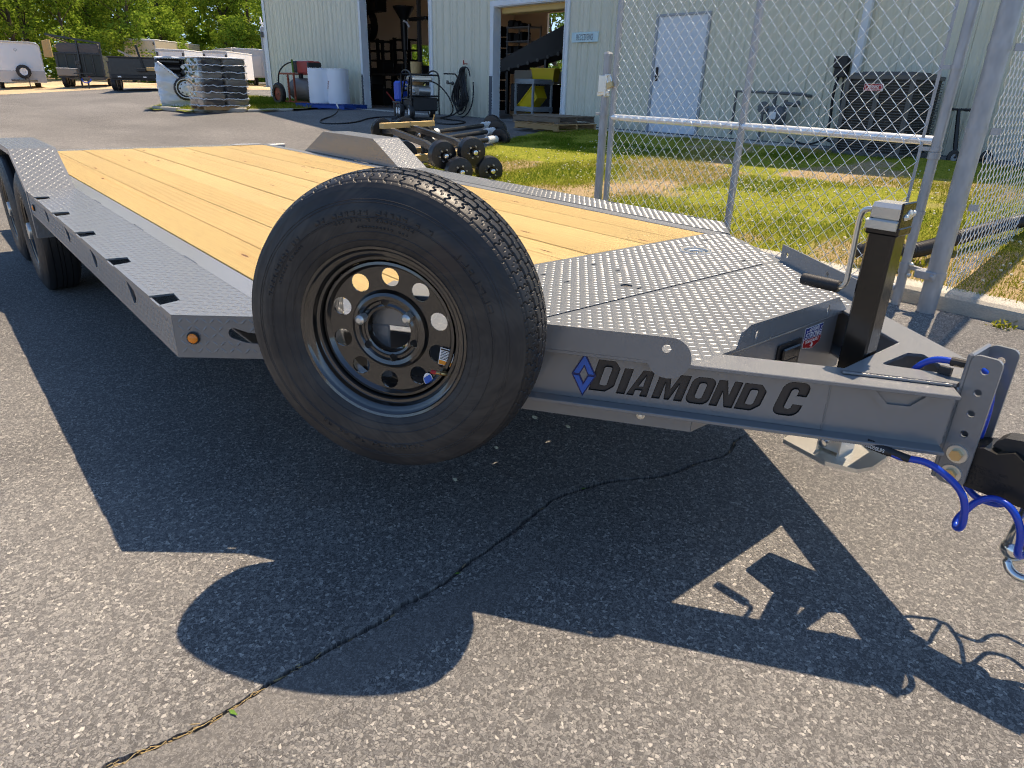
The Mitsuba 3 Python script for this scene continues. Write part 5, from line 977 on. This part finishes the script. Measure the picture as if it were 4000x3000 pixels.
def axle(a, b, lab, z0=None, wrapped=True, drop=0., wl=True, straps=()):
    k = thing('axle', lab, 'axle'); a, b = np.array(a, float), np.array(b, float); x = (b - a) / np.linalg.norm(b - a); L = np.linalg.norm(b - a)
    up = np.array([0, 0, 1.]) - x * x[2]; up /= np.linalg.norm(up); y = np.cross(up, x)
    if drop: m = cat([bar(a + x * .10 , a + x * .55 + up * drop, .065, .075, .006), bar(a + x * .55 + up * drop, b - x * .55 + up * drop, .065, .075, .006), bar(b - x * .55 + up * drop, b - x * .10, .065, .075, .006)])
    else: m = cyl(a + x * .06, b - x * .06, .038, 18)
    put('beam', m, 'axle_black', k)
    for e, s in ((a, -1), (b, 1)):
        M = frame(e, y, up, x) if s > 0 else frame(e, -y, up, -x)
        d = put('brake_drum', drm, None, k, tw=M); put('studs', studs, None, d, tw=M); put('hub_cap', capd, None, d, tw=M)
        if wrapped:
            c = e - x * s * .30; n = 22; p = np.array([c + x * s * .26 * (q - .5) * 1.0 for q in np.linspace(0, 1, n)]); 
            put('foam_wrap', tube(p, .052 + .012 * wrp_r.random(n), 12), 'mitt_white', k, True)
    return k
RZ = lambda s, t: float(terr(s, t))
axle((-5.19, 2.14, .455), (-7.50, 2.66, .585), 'upper left drop axle of the pile, its black brake drum facing the trailer', drop=.05, wrapped=False)
axle((-4.99, 2.42, .50), (-7.62, 3.12, .60), 'upper right drop axle of the pile, its black brake drum facing the trailer', drop=.05, wrapped=False)
axle((-4.97, 2.22, .285), (-7.35, 2.95, .27), 'lower left axle of the pile, brake drum just above the trailer edge', wrapped=False)
axle((-4.90, 2.62, .285), (-7.25, 3.35, .28), 'lower right axle of the pile, the brake drum nearest the lawn', wrapped=False)
axle((-7.75, 3.55, .50), (-8.85, 5.80, .56), 'straight axle with white foam wraps at the back of the pile')
axle((-7.45, 3.45, .42), (-8.25, 5.45, .50), 'straight axle with white foam wraps in the middle of the pile')
axle((-7.20, 3.30, .36), (-7.72, 5.10, .40), 'straight axle with white foam wraps at the front right of the pile')
for lab, a, b in (('pale timber strapped across the top of the axle pile', (-7.05, 2.40, .67), (-7.50, 3.55, .67)), ('pale timber under the near brake drums of the axle pile', (-5.72, 2.05, .37), (-6.05, 3.25, .39)), ('pale timber lying under the axle pile', (-6.1, 2.0, .14), (-6.5, 3.4, .22)), ('pale timber at the far end under the axle pile', (-7.6, 2.6, .20), (-8.2, 4.6, .30))):
    k = thing('timber', lab, 'timber'); put('beam', bar(a, b, .085, .075, .004), 'lumber_yellow', k)
    put('strap', [bar(np.array(a) * .5 + np.array(b) * .5 - [0, .02, 0], np.array(a) * .5 + np.array(b) * .5 + [0, .02, 0], .092, .082), bar(np.array(b) + [0, 0, .02], np.array(b) + [.02, .02, .12], .05, .01)], 'lumber_yellow', k)
# ================================================================== ISLAND AND SHRINK-WRAPPED PALLETS
def VF(s, t, z, rot=0):
    "frame at a place: x to the right as seen from the camera, y away from it"
    d = np.array([s, t]) - CP[:2]; d /= np.linalg.norm(d); a = math.radians(rot); c, q = math.cos(a), math.sin(a)
    r = np.array([d[1], -d[0]]); r = np.array([r[0] * c - r[1] * q, r[0] * q + r[1] * c]); f = np.array([-r[1], r[0]])
    f = f if f @ d > 0 else -f
    return frame([s, t, z], [r[0], r[1], 0], [f[0], f[1], 0], [0, 0, 1])
isl = sg.Polygon([(-24.1, 3.75), (-21.5, 4.30), (-19.5, 6.0), (-19.0, 7.0), (-19.6, 8.45), (-27, 8.45), (-27, 5.2)])
ix, iy = np.arange(-27, -18.8, .4), np.arange(3.6, 8.6, .4)
struct('grass_island', sheet(ix, iy, lambda s, t: terr(s, t) + .06, lambda c: shapely.contains_xy(isl.buffer(.1), c[:, 0], c[:, 1])), 'lawn_mat', smooth=True)
grass('island_grass', 26000, isl, lambda s, t: terr(s, t) + .05, .05, .15, lambda P: (rng.random(len(P)) < .35) | (P[:, 1] > 5.6), lab='rough grass on the island by the building corner', wdt=.02)
for lab, a, b, h in (('left broken kerb stone of the grass island', (-24.15, 3.80), (-22.6, 4.10), .13), ('middle kerb stone of the grass island, pale', (-22.55, 4.12), (-21.65, 4.30), .09), ('right kerb stone of the grass island under the wrapped black pallet', (-21.6, 4.30), (-20.2, 5.35), .12), ('last kerb stone of the grass island towards the building', (-20.15, 5.40), (-19.2, 6.4), .08)):
    k = thing('kerb_stone', lab, 'kerb stone'); z0, z1 = RZ(*a), RZ(*b)
    m = bar((*a, z0 + h / 2), (*b, z1 + h / 2), .16, h, .025); m = m.subdivide().subdivide(); m.vertices = m.vertices + (meshkit.fbm(m.vertices * 7, 3, 2) - .5)[:, None] * .05; put('stone', m, 'concrete', k)
# wrapped pallet A: white film, torn open over black goods, a white wheel at its foot
WA = thing('wrapped_pallet', 'shrink wrapped pallet with torn white film over black goods and a white wheel', 'wrapped pallet')
A0 = VF(-23.65, 4.75, RZ(-23.65, 4.75) + .06) @ np.diag([1.07, 1.07, 1.06, 1])
def lumpy(x0, x1, y0, y1, z0, z1, r, amp, f, seed, nz=26):
    p = rrect(x0, x1, y0, y1, r); pts = np.array(p.exterior.segmentize(.05).coords)[:-1]; n = len(pts); zz = np.linspace(z0, z1, nz); c = pts.mean(0)
    L = []
    for i, z in enumerate(zz):
        k = 1 - .05 * abs(i / (nz - 1) - .5) * 2 if i < nz - 1 else .93; q = c + (pts - c) * k
        nn_ = (meshkit.fbm(np.c_[q * f, np.full(n, z * f * 2.2)], 3, seed) - .5)[:, None] * amp; d = q - c; d /= np.linalg.norm(d, axis=1, keepdims=True); L.append(np.c_[q + d * nn_, np.full(n, z)])
    v = np.vstack(L + [[[*c, z1 + .01]]]); i, j = np.meshgrid(np.arange(nz - 1), np.arange(n), indexing='ij')
    q = np.stack([i * n + j, i * n + (j + 1) % n, (i + 1) * n + (j + 1) % n, (i + 1) * n + j], -1).reshape(-1, 4); j = np.arange(n)
    return trimesh.Trimesh(v, np.vstack([q[:, [0, 1, 2]], q[:, [0, 2, 3]], np.stack([(nz - 1) * n + j, (nz - 1) * n + (j + 1) % n, j * 0 + nz * n], 1)]), process=False)
# black goods: stacked tyres
for i in range(4):
    put('black_goods', [tf(cbox(x - .36, x + .36, .06, 1.0, .60 + i * .19, .785 + i * .19, .07), A0) for x in (-.40, .36)], 'bag_black', WA)
put('tag', [tf(sa_, A0) for sa_ in (ext(sg.Polygon([(0, -.07), (.07, 0), (0, .07), (-.07, 0)]), .004, frame([-.02, .05, 1.12], [1, 0, 0], [0, 0, 1], [0, -1, 0])), ext(sg.Polygon([(0, -.06), (.07, 0), (0, .06), (-.07, 0)]), .004, frame([.06, .05, .86], [1, 0, 0], [0, 0, 1], [0, -1, 0])))], 'sticker_white', WA)
m = lumpy(-.80, .78, 0., 1.1, .0, 1.40, .16, .16, 2.6, 4, 40)
v = np.asarray(m.vertices); c = v[m.faces].mean(1)
tear = (c[:, 1] < .34) & (c[:, 2] > .66 + np.abs(c[:, 0] + .02) * .78) & (c[:, 2] < 1.345) & (np.abs(c[:, 0]) < .74)
m.update_faces(~tear); put('film', tf(m, A0), 'wrap', WA, True)
put('film_edge', tf(tube(spline([(-.70, .0, 1.24), (-.42, -.03, 1.02), (-.22, -.04, .84), (0, -.05, .70), (.2, -.04, .82), (.45, -.03, 1.04), (.72, .02, 1.28)], 40), .025 + .02 * wrp_r.random(40), 8), A0), 'wrap_edge', WA, True)
whm = A0 @ frame([-.02, -.085, .52], [1, 0, 0], [0, .05, 1], [0, -1, .05])
wk = put('wheel', tf(lathe([(.20, .0), (.27, .03), (.30, .03), (.335, .0), (.34, -.05), (.30, -.10)], 48), whm), 'rubber', WA, label='white steel wheel showing at the foot of the film')
put('disc', tf(lathe([(.29, .025), (.265, .035), (.245, .015), (.20, .0), (.12, .02), (.07, .03), (.06, .01), (0, .005)], 48), whm), 'wrap', wk); put('hole', [tf(cyl((.16 * math.cos(a), .16 * math.sin(a), .012), (.16 * math.cos(a), .16 * math.sin(a), .018), .024, 14), whm) for a in np.arange(8) * math.pi / 4], 'hvac_grey', wk)
# wrapped pallet B: seven layers of black tyres / bags in clear film
WB_ = thing('wrapped_pallet', 'shrink wrapped pallet of black bags stacked in seven layers on a wooden pallet', 'wrapped pallet')
Bf = VF(-20.55, 4.95, RZ(-20.55, 4.95) + .07, 22) @ np.diag([1.1, 1.08, 1.06, 1])
put('base', [tf(cbox(-.62, .62, y, y + .10, .0, .09, .005), Bf) for y in (0, .48, .95)] + [tf(cbox(x, x + .12, 0, 1.05, .09, .115, .004), Bf) for x in np.arange(-.62, .6, .155)], 'pallet_tan', WB_)
for i in range(7):
    z = .12 + i * .172
    for x0, x1 in ((-.62, -.02), (.02, .62)):
        for y0, y1 in ((.0, .52), (.55, 1.06)):
            if y0 > .1 and 0 < i < 6 and x0 < 0: continue
            mm = lumpy(x0, x1, y0, y1, z, z + .168, .07, .05, 6, i * 7 + int(x0 * 10), 7); mm.vertices[:, :2] *= 1 + .012 * wrp_r.normal()
            put('bag', tf(mm, Bf), 'bag_tan' if (i + (x0 > 0)) % 3 == 1 else 'bag_dark', WB_, True)
fm = []
for i in range(7):
    z = .115 + i * .172
    p = rrect(-.65, .65, -.03, 1.09, .08); pts = np.array(p.exterior.segmentize(.06).coords); fm.append(tube(np.c_[pts, np.full(len(pts), z) + .012 * wrp_r.normal(size=len(pts))], .010 + .008 * wrp_r.random(len(pts)), 6))
put('film_fold', [tf(q, Bf) for q in fm], 'wrap', WB_, True)
put('film', tf(lumpy(-.66, .66, -.04, 1.10, .10, 1.345, .08, .05, 4, 9, 30), Bf), 'film', WB_, True, label='clear stretch film')
put('cap_sheet', tf(lumpy(-.655, .655, -.035, 1.095, 1.325, 1.36, .08, .03, 4, 3, 4), Bf), 'wrap_edge', WB_, True)
# ================================================================== PARKED TRAILERS ON THE LEFT
sx_ = np.r_[np.arange(-85, -41.9, 1.5)]; 
struct('sand', sheet(sx_, np.arange(-8, 24, 1.), lambda s, t: terr(s, t) + .004 + .02 * clip01((-s - 43) / 3)), 'sand', smooth=True); labels['sand']['label'] = 'pale sandy strip under the parked trailers'
def twheel(k, M, r=.34, w=.22, rim='galv', nm='wheel'):
    q = put(nm, tf(lathe([(.55 * r, -w / 2), (.85 * r, -w / 2), (r, -w * .38), (r, w * .38), (.85 * r, w / 2), (.55 * r, w / 2)], 28), M), 'rubber', k); put('rim', tf(lathe([(0, w * .25), (.2 * r, w * .42), (.3 * r, w * .3), (.5 * r, w * .3), (.58 * r, w * .48), (.58 * r, -w * .4), (0, -w * .3)], 24), M), rim, q); return q
# white enclosed trailer with spare on the nose
EN = thing('enclosed_trailer', 'white enclosed trailer with rounded roof and spare wheel on its nose, far left', 'trailer')
E0 = VF(-48.7, 3.25, RZ(-48.7, 3.25), 4); x0, x1 = -1.15, 1.12
bodyp = sg.Polygon([(x0, .36), (x1, .36), (x1, 2.20), (x1 - .08, 2.36), (x1 - .3, 2.44), (x0 + .3, 2.44), (x0 + .08, 2.36), (x0, 2.20)])
put('body', tf(ext(bodyp, 4.6, frame([0, 4.6, 0], [1, 0, 0], [0, 0, 1], [0, -1, 0])), E0), 'trailer_white', EN); put('stone_guard', tf(cbox(x0 + .01, x1 - .01, -.012, -.001, .38, .98, .003), E0), 'trailer_dull', EN)
put('roof_trim', tf(cat([bar((a[0], -.02, a[1]), (b[0], -.02, b[1]), .12, .07, .01, (0, 0, 1)) for a, b in zip(list(bodyp.exterior.coords)[2:7], list(bodyp.exterior.coords)[3:8])] + [bar((x1, -.02, .37), (x1, -.02, 2.2), .08, .05, .01, (1, 0, 0))]), E0), 'trailer_dull', EN)
put('vent', tf(ext(sg.Polygon([(-.1, 0), (0, -.09), (.1, 0), (0, .09)]).difference(sg.Polygon([(-.07, 0), (0, -.06), (.07, 0), (0, .06)])), .02, frame([-.05, -.02, 2.05], [1, 0, 0], [0, 0, 1], [0, -1, 0])), E0), 'trailer_grey', EN)
twheel(EN, E0 @ frame([.10, -.14, .93], [1, 0, 0], [0, 0, 1], [0, -1, 0]), .36, .2, 'trailer_white', 'spare_wheel'); put('spare_bracket', tf(bar((.1, 0, .93), (.1, -.1, .5), .05, .05), E0), 'axle_grey', EN)
put('tongue', [tf(bar((-.6, .1, .47), (.2, -1.1, .47), .06, .1), E0), tf(bar((.7, .1, .47), (.2, -1.1, .47), .06, .1), E0), tf(bar((.2, -1.0, .03), (.2, -1.0, .75), .05, .05), E0), tf(cbox(-.35, .25, -.45, -.1, .42, .50, .01), E0)], 'axle_grey', EN)
for x in (-.95, .86):
    for y in (2.0, 2.9): twheel(EN, E0 @ frame([x, y, .33], [0, 1, 0], [0, 0, 1], [1, 0, 0]), .33, .2)
# green dump trailer with timber posts, tarp and tongue
DU = thing('dump_trailer', 'dark green dump trailer with bunched grey tarp and upright pale timbers', 'trailer')
D0 = VF(-45.7, 5.75, RZ(-45.7, 5.75), -15)
put('front_wall', tf(cbox(-1.15, 1.15, -.03, .03, .62, 1.75, .01), D0), 'green_black', DU)
put('rib', [tf(cbox(x - .03, x + .03, -.07, -.03, .62, 1.75, .005), D0) for x in np.linspace(-1.1, 1.1, 6)] + [tf(cbox(-1.18, 1.18, -.08, -.03, 1.72, 1.80, .01), D0)], 'black_paint', DU)
for x in (-1.15, 1.12): put('side_wall', tf(cbox(x - .03, x + .03, .03, 4.2, .62, 1.70, .01), D0), 'olive_paint', DU)
put('side_rib', [tf(cbox(-1.24, -1.18, y, y + .1, .60, 1.70, .01), D0) for y in np.linspace(.1, 4.0, 6)] + [tf(cbox(-1.26, -1.18, .0, 4.2, 1.62, 1.72, .01), D0), tf(cbox(-1.5, -1.18, .9, 3.2, .86, .90, .01), D0)], 'olive_paint', DU)
put('floor', tf(cbox(-1.2, 1.2, 0, 4.2, .52, .62, .01), D0), 'black_paint', DU); put('rear_wall', tf(cbox(-1.15, 1.15, 4.2, 4.25, .6, 1.7, .01), D0), 'olive_paint', DU)
tm = lumpy(-1.05, 1.12, -.05, .25, 1.78, 2.28, .08, .12, 5, 5, 12); put('tarp', tf(tm, D0), 'tarp_grey', DU, True, label='bunched grey tarp above the front wall')
put('tarp_frame', [tf(bar((-1.5, .2, 2.68), (1.2, -.05, 2.32), .09, .09), D0), tf(bar((0, -.08, .5), (.02, -.05, 2.42), .08, .08), D0), tf(bar((1.15, -.05, .7), (1.15, -.05, 2.35), .07, .07), D0), tf(bar((-1.5, .2, 2.68), (-1.15, 3.8, 2.3), .07, .07), D0)], 'black_paint', DU)
for i in range(4): put('timber', tf(cbox(-1.60 - i * .17, -1.47 - i * .17, .6 + i * .25, .73 + i * .25, 1.55, 2.45 - .02 * i, .01), D0), 'lumber_yellow', DU)
put('timber', tf(cbox(-1.2, -.85, .3, .5, 2.02, 2.2, .01), D0), 'lumber_yellow', DU)
put('toolbox', tf(cbox(-1.12, -.15, -.45, -.05, .62, .98, .02), D0), 'bag_tan', DU); put('toolbox_lid', tf(cbox(-1.14, -.13, -.47, -.03, .98, 1.02, .01), D0), 'trailer_dull', DU)
put('tongue', [tf(bar((-.7, .1, .52), (.25, -1.4, .52), .08, .13), D0), tf(bar((1.1, .1, .52), (.35, -1.4, .52), .08, .13), D0), tf(cyl((.2, -1.2, .03), (.2, -1.2, 1.35), .045), D0), tf(cbox(.1, .3, -1.25, -1.15, 1.2, 1.38, .02), D0), tf(bar((-.1, -1.2, .75), (.8, -1.25, .78), .05, .05), D0), tf(bar((.5, -1.1, .0), (.5, -1.1, .7), .07, .07), D0)], 'black_paint', DU)
put('chain', [tf(tube(spline([(.3, -1.4, .5), (.45, -1.45, .3), (.65, -1.4, .35), (.7, -1.3, .5)], 20), .03, 6), D0)], 'cable_blue', DU, True); put('reflector', [tf(cbox(x, x + .12, -.06, -.03, .56, .62, .004), D0) for x in (-.1, .25)], 'red_paint', DU)
for x in (-1.35, 1.0):
    for y in (1.6, 2.6): twheel(DU, D0 @ frame([x, y, .38], [0, 1, 0], [0, 0, 1], [1, 0, 0] if x > 0 else [-1, 0, 0][:3]) if x > 0 else D0 @ frame([x, y, .38], [0, -1, 0], [0, 0, 1], [-1, 0, 0]), .38, .24, 'axle_grey')
# black dump trailer
DK = thing('dump_trailer', 'black low dump trailer with ribbed sides beside the wrapped pallets', 'trailer')
K0 = VF(-37.6, 6.6, RZ(-37.6, 6.6), -10)
put('front_wall', tf(cbox(-1.1, 1.1, -.03, .03, .60, 1.50, .01), K0), 'black_paint', DK); put('rib', [tf(cbox(-1.14, 1.14, -.09, .05, 1.47, 1.55, .02), K0), tf(bar((.4, -.08, .9), (.2, -.1, 2.05), .09, .09), K0), tf(cbox(-1.1, 1.1, -.12, -.03, .58, .75, .02), K0), tf(cbox(.1, .5, -.35, -.05, .9, 1.05, .02), K0)], 'black_satin', DK)
for x in (-1.1, 1.07): put('side_wall', tf(cbox(x - .03, x + .03, .03, 4.0, .60, 1.32, .01), K0), 'black_paint', DK)
put('side_rib', [tf(cbox(-1.22, -1.13, y, y + .07, .60, 1.32, .01), K0) for y in np.linspace(.2, 3.9, 6)] + [tf(cbox(-1.22, -1.13, 0, 4.0, 1.28, 1.34, .01), K0), tf(cbox(-1.42, -1.13, .8, 2.9, .82, .87, .01), K0)], 'tarp_grey', DK)
put('floor', tf(cbox(-1.12, 1.12, 0, 4, .50, .60, .01), K0), 'black_satin', DK); put('ramp', tf(bar((-1.3, 3.6, 1.9), (-.3, 3.8, 1.4), .25, .08), K0), 'tan_wall', DK); put('battery_box', tf(cbox(.55, .9, -.4, -.1, .95, 1.1, .02), K0), 'lumber_yellow', DK); put('reflector', [tf(cbox(x, x + .15, -.13, -.10, .63, .69, .004), K0) for x in (-.8, .3)], 'sticker_white', DK)
put('rear_wall', tf(cbox(-1.1, 1.1, 4.0, 4.05, .6, 1.32, .01), K0), 'black_paint', DK)
for x in (-1.28, .95):
    for y in (1.4, 2.35): twheel(DK, K0 @ (frame([x, y, .37], [0, 1, 0], [0, 0, 1], [1, 0, 0]) if x > 0 else frame([x, y, .37], [0, -1, 0], [0, 0, 1], [-1, 0, 0])), .37, .24, 'trailer_grey')
# white box trailers behind
def boxtrailer(lab, s, t, rot, w, L, h0, h1, side, front, roof='white_paint', rack=False, door=False):
    k = thing('box_trailer', lab, 'trailer'); M = VF(s, t, RZ(s, t), rot)
    put('body', tf(cbox(-w / 2, w / 2, 0, L, h0, h1, .04), M), front, k); put('roof', tf(cbox(-w / 2 - .02, w / 2 + .02, -.02, L + .02, h1, h1 + .06, .02), M), roof, k)
    put('side_panel', [tf(cbox(-w / 2 - .012, -w / 2 - .001, .06, L - .06, h0 + .05, h1 - .05, .002), M)], side, k)
    put('corner_trim', [tf(cbox(x - .04, x + .04, -.03, .02, h0, h1, .01), M) for x in (-w / 2, w / 2)] + [tf(cbox(-w / 2, w / 2, -.03, -.001, h1 - .10, h1, .005), M)], 'trailer_grey', k)
    if door: put('door', [tf(cbox(w * .05, w * .32, -.04, -.012, h0 + .1, h1 - .4, .01), M), tf(cbox(w * .08, w * .29, -.05, -.041, h1 - 1.2, h1 - .6, .005), M)], 'trailer_dull', k)
    put('hinge', [tf(cbox(sx * w / 2 - .06, sx * w / 2 + .06, -.06, -.03, h1 - .35, h1 - .15, .01), M) for sx in (-.94, .94)], 'axle_grey', k)
    for x in (-w / 2 + .1, w / 2 - .1): twheel(k, M @ frame([x, L * .55, .35], [0, 1, 0], [0, 0, 1], [1, 0, 0]), .35, .22)
    return k, M
boxtrailer('large cream box trailer behind the two dump trailers', -59.5, 12.3, -28, 2.4, 7.5, .6, 2.95, 'cream', 'cream', 'trailer_white')
boxtrailer('white box trailer with rear doors just behind the black dump trailer', -50.5, 11.9, -22, 1.75, 6, .5, 2.15, 'trailer_grey', 'trailer_white')
boxtrailer('small white box trailer to the left of the torn wrapped pallet', -47, 13.6, -20, 1.45, 5, .5, 2.1, 'trailer_grey', 'trailer_white')
boxtrailer('grey box trailer with a side door behind the torn wrapped pallet', -56, 19.2, 18, 2.6, 5, .6, 2.6, 'trailer_grey', 'trailer_grey', door=True)
boxtrailer('far white box trailer with rounded front right of the grey one', -52, 20.6, 8, 2.0, 5, .6, 2.55, 'trailer_white', 'trailer_white')
rk, M = boxtrailer('tall white enclosed trailer with a ladder rack on its roof beside the building corner', -27.2, 9.6, -38, 1.75, 3.4, .45, 2.60, 'trailer_dull', 'trailer_white')
put('ladder_rack', [tf(bar((x, -.05, 2.76), (x, 3.3, 2.76), .05, .06), M) for x in (-.86, .86)] + [tf(bar((-.9, y, 2.72), (.9, y, 2.72), .05, .05), M) for y in (.1, 1.1, 2.2, 3.2)] + [tf(bar((sx * .88, y, 2.66), (sx * .95, y, 2.98), .05, .05), M) for sx in (-1, 1) for y in (.1, 1.1, 2.2, 3.2)], 'white_paint', rk, label='white ladder rack')
put('hatch', tf(ext(sg.box(.35, 1.15, .85, 1.65).difference(sg.box(.39, 1.19, .81, 1.61)), .02, frame([-.88, 0, 0], [0, -1, 0], [0, 0, 1], [-1, 0, 0]) @ mv(-2.2, 0, 0)), M), 'trailer_grey', rk)
# ================================================================== TREES
def leaf_cloud(clumps, n, size, seed):
    r = np.random.default_rng(seed); C = np.array([c[:3] for c in clumps]); R = np.array([c[3] for c in clumps])
    w = R ** 2; i = r.choice(len(C), n, p=w / w.sum()); d = r.normal(size=(n, 3)); d /= np.linalg.norm(d, axis=1, keepdims=True)
    p = C[i] + d * (R[i] * r.uniform(.45, 1.05, n) ** .6)[:, None] * [1, 1, .75]
    a = r.normal(size=(n, 3)); a[:, 2] *= .5; a /= np.linalg.norm(a, axis=1, keepdims=True); b = np.cross(a, r.normal(size=(n, 3))); b /= np.linalg.norm(b, axis=1, keepdims=True)
    s = size * r.uniform(.6, 1.4, n)[:, None]
    v = np.stack([p - a * s, p + b * s * .55, p + a * s, p - b * s * .55], 1).reshape(-1, 3); k = np.arange(n)[:, None] * 4
    return trimesh.Trimesh(v, np.vstack([k + [0, 1, 2], k + [0, 2, 3]]), process=False)
def make_tree(h, rad, low, seed, nleaf, size, nclump=46):
    r = np.random.default_rng(seed); br = []; cl = []
    tp = spline([(0, 0, -.3), (r.normal(0, .12), r.normal(0, .12), h * .35), (r.normal(0, .3), r.normal(0, .3), h * .7), (r.normal(0, .5), r.normal(0, .5), h)], 16); br.append(tube(tp, np.linspace(.19, .03, 16) * h / 11, 9))
    for i in range(nclump):
        u = low + (1 - low) * r.random() ** .8; z = u * h; k = min(int(u * 15), 14); ang = r.uniform(0, 6.283); q = rad * (1.15 - .75 * abs((u - low) / (1 - low) - .35)) * r.uniform(.3, 1.)
        c = tp[k] + [q * math.cos(ang), q * math.sin(ang), r.uniform(-.2, .9)]; c[2] = z + r.uniform(-.3, .6); cl.append((*c, r.uniform(.55, 1.25) * rad / 3))
        if i % 3 == 0: br.append(tube(spline([tp[max(k - 2, 0)], (tp[max(k - 2, 0)] + c) / 2 + [0, 0, .15], c], 7), np.linspace(.06, .015, 7) * h / 11, 5))
    return cat(br), leaf_cloud(cl, nleaf, size, seed + 5)
protos = []
for i, (h, rad, low) in enumerate([(10, 3.0, .04), (12, 3.4, .16), (8.5, 2.8, .02), (13, 2.8, .25), (5, 2.2, .02)]):
    t_, c_ = make_tree(h, rad, low, 40 + i, 7000, .125); protos.append((PLY(t_, 'bark_dark' if i % 2 else 'bark', 40), PLY(c_, 'leaf', False)))
def tree(s, t, p, rz, sc, lab, grp='trees of the wood behind the parked trailers'):
    k = thing('tree', lab, 'tree', grp); M = mv(s, t, RZ(s, t), rz) @ np.diag([sc, sc, sc, 1])
    put('trunk', protos[p][0], None, k, tw=M); put('crown', protos[p][1], None, k, tw=M)
rt = np.random.default_rng(11)
KIND = ['dark-trunked tree', 'broad tall tree', 'low bushy tree', 'bare-stemmed tree', 'leafy bush']
BEH = [(-99, 'left of the white enclosed trailer'), (1.5, 'behind the white enclosed trailer'), (7.5, 'behind the green dump trailer'), (14, 'behind the black dump trailer'), (19, 'behind the cream box trailer'), (24, 'behind the torn wrapped pallet'), (28.5, 'behind the trailer with the ladder rack')]
spots = []
for row, D in enumerate((66, 73, 81)):
    for j, ang in enumerate(np.linspace(-2.5, 33, 12 - row)):
        spots.append((ang + rt.uniform(-1., 1.), D + rt.uniform(-2.5, 2.5), row))
for ang, D, row in spots:
    a = math.radians(184 - ang); P = CP[:2] + np.array([math.cos(a), math.sin(a)]) * D
    if P[1] < -14: continue
    k = int(rt.integers(0, 5)) if row == 0 else int(rt.integers(0, 4)); beh = [b for q, b in BEH if ang > q][-1]
    tree(P[0], P[1], k, rt.uniform(0, 360), rt.uniform(.85, 1.2), KIND[k] + ', ' + ('front', 'second', 'third')[row] + ' row, ' + beh)
# trees behind the building, seen through the bays
for (s, t, p, sc, lab) in [(-33, 29, 0, .9, 'green tree seen through the receiving bay and its back opening'), (-38, 30, 1, .9, 'green tree behind the building seen through the receiving bay'), (-29.5, 16.5, 4, .6, 'green bush seen through the tall bay and the end wall opening'), (-30, 27, 2, .8, 'green tree behind the building, right in the back opening')]:
    tree(s, t, p, 30 * s, sc, lab, None)
# far wood as a mass
cl_ = []
rw = np.random.default_rng(5)
for i in range(520):
    ang = rw.uniform(-6, 40); D = rw.uniform(95, 118); a = math.radians(184 - ang); P = CP[:2] + np.array([math.cos(a), math.sin(a)]) * D; cl_.append((P[0], P[1], rw.uniform(.5, 19), rw.uniform(1.2, 2.6)))
put('wood', leaf_cloud(cl_, 95000, .36, 77), 'leaf', None, False); labels['wood'] = {'kind': 'stuff', 'label': 'dense green wood far behind the trailers', 'category': 'wood'}
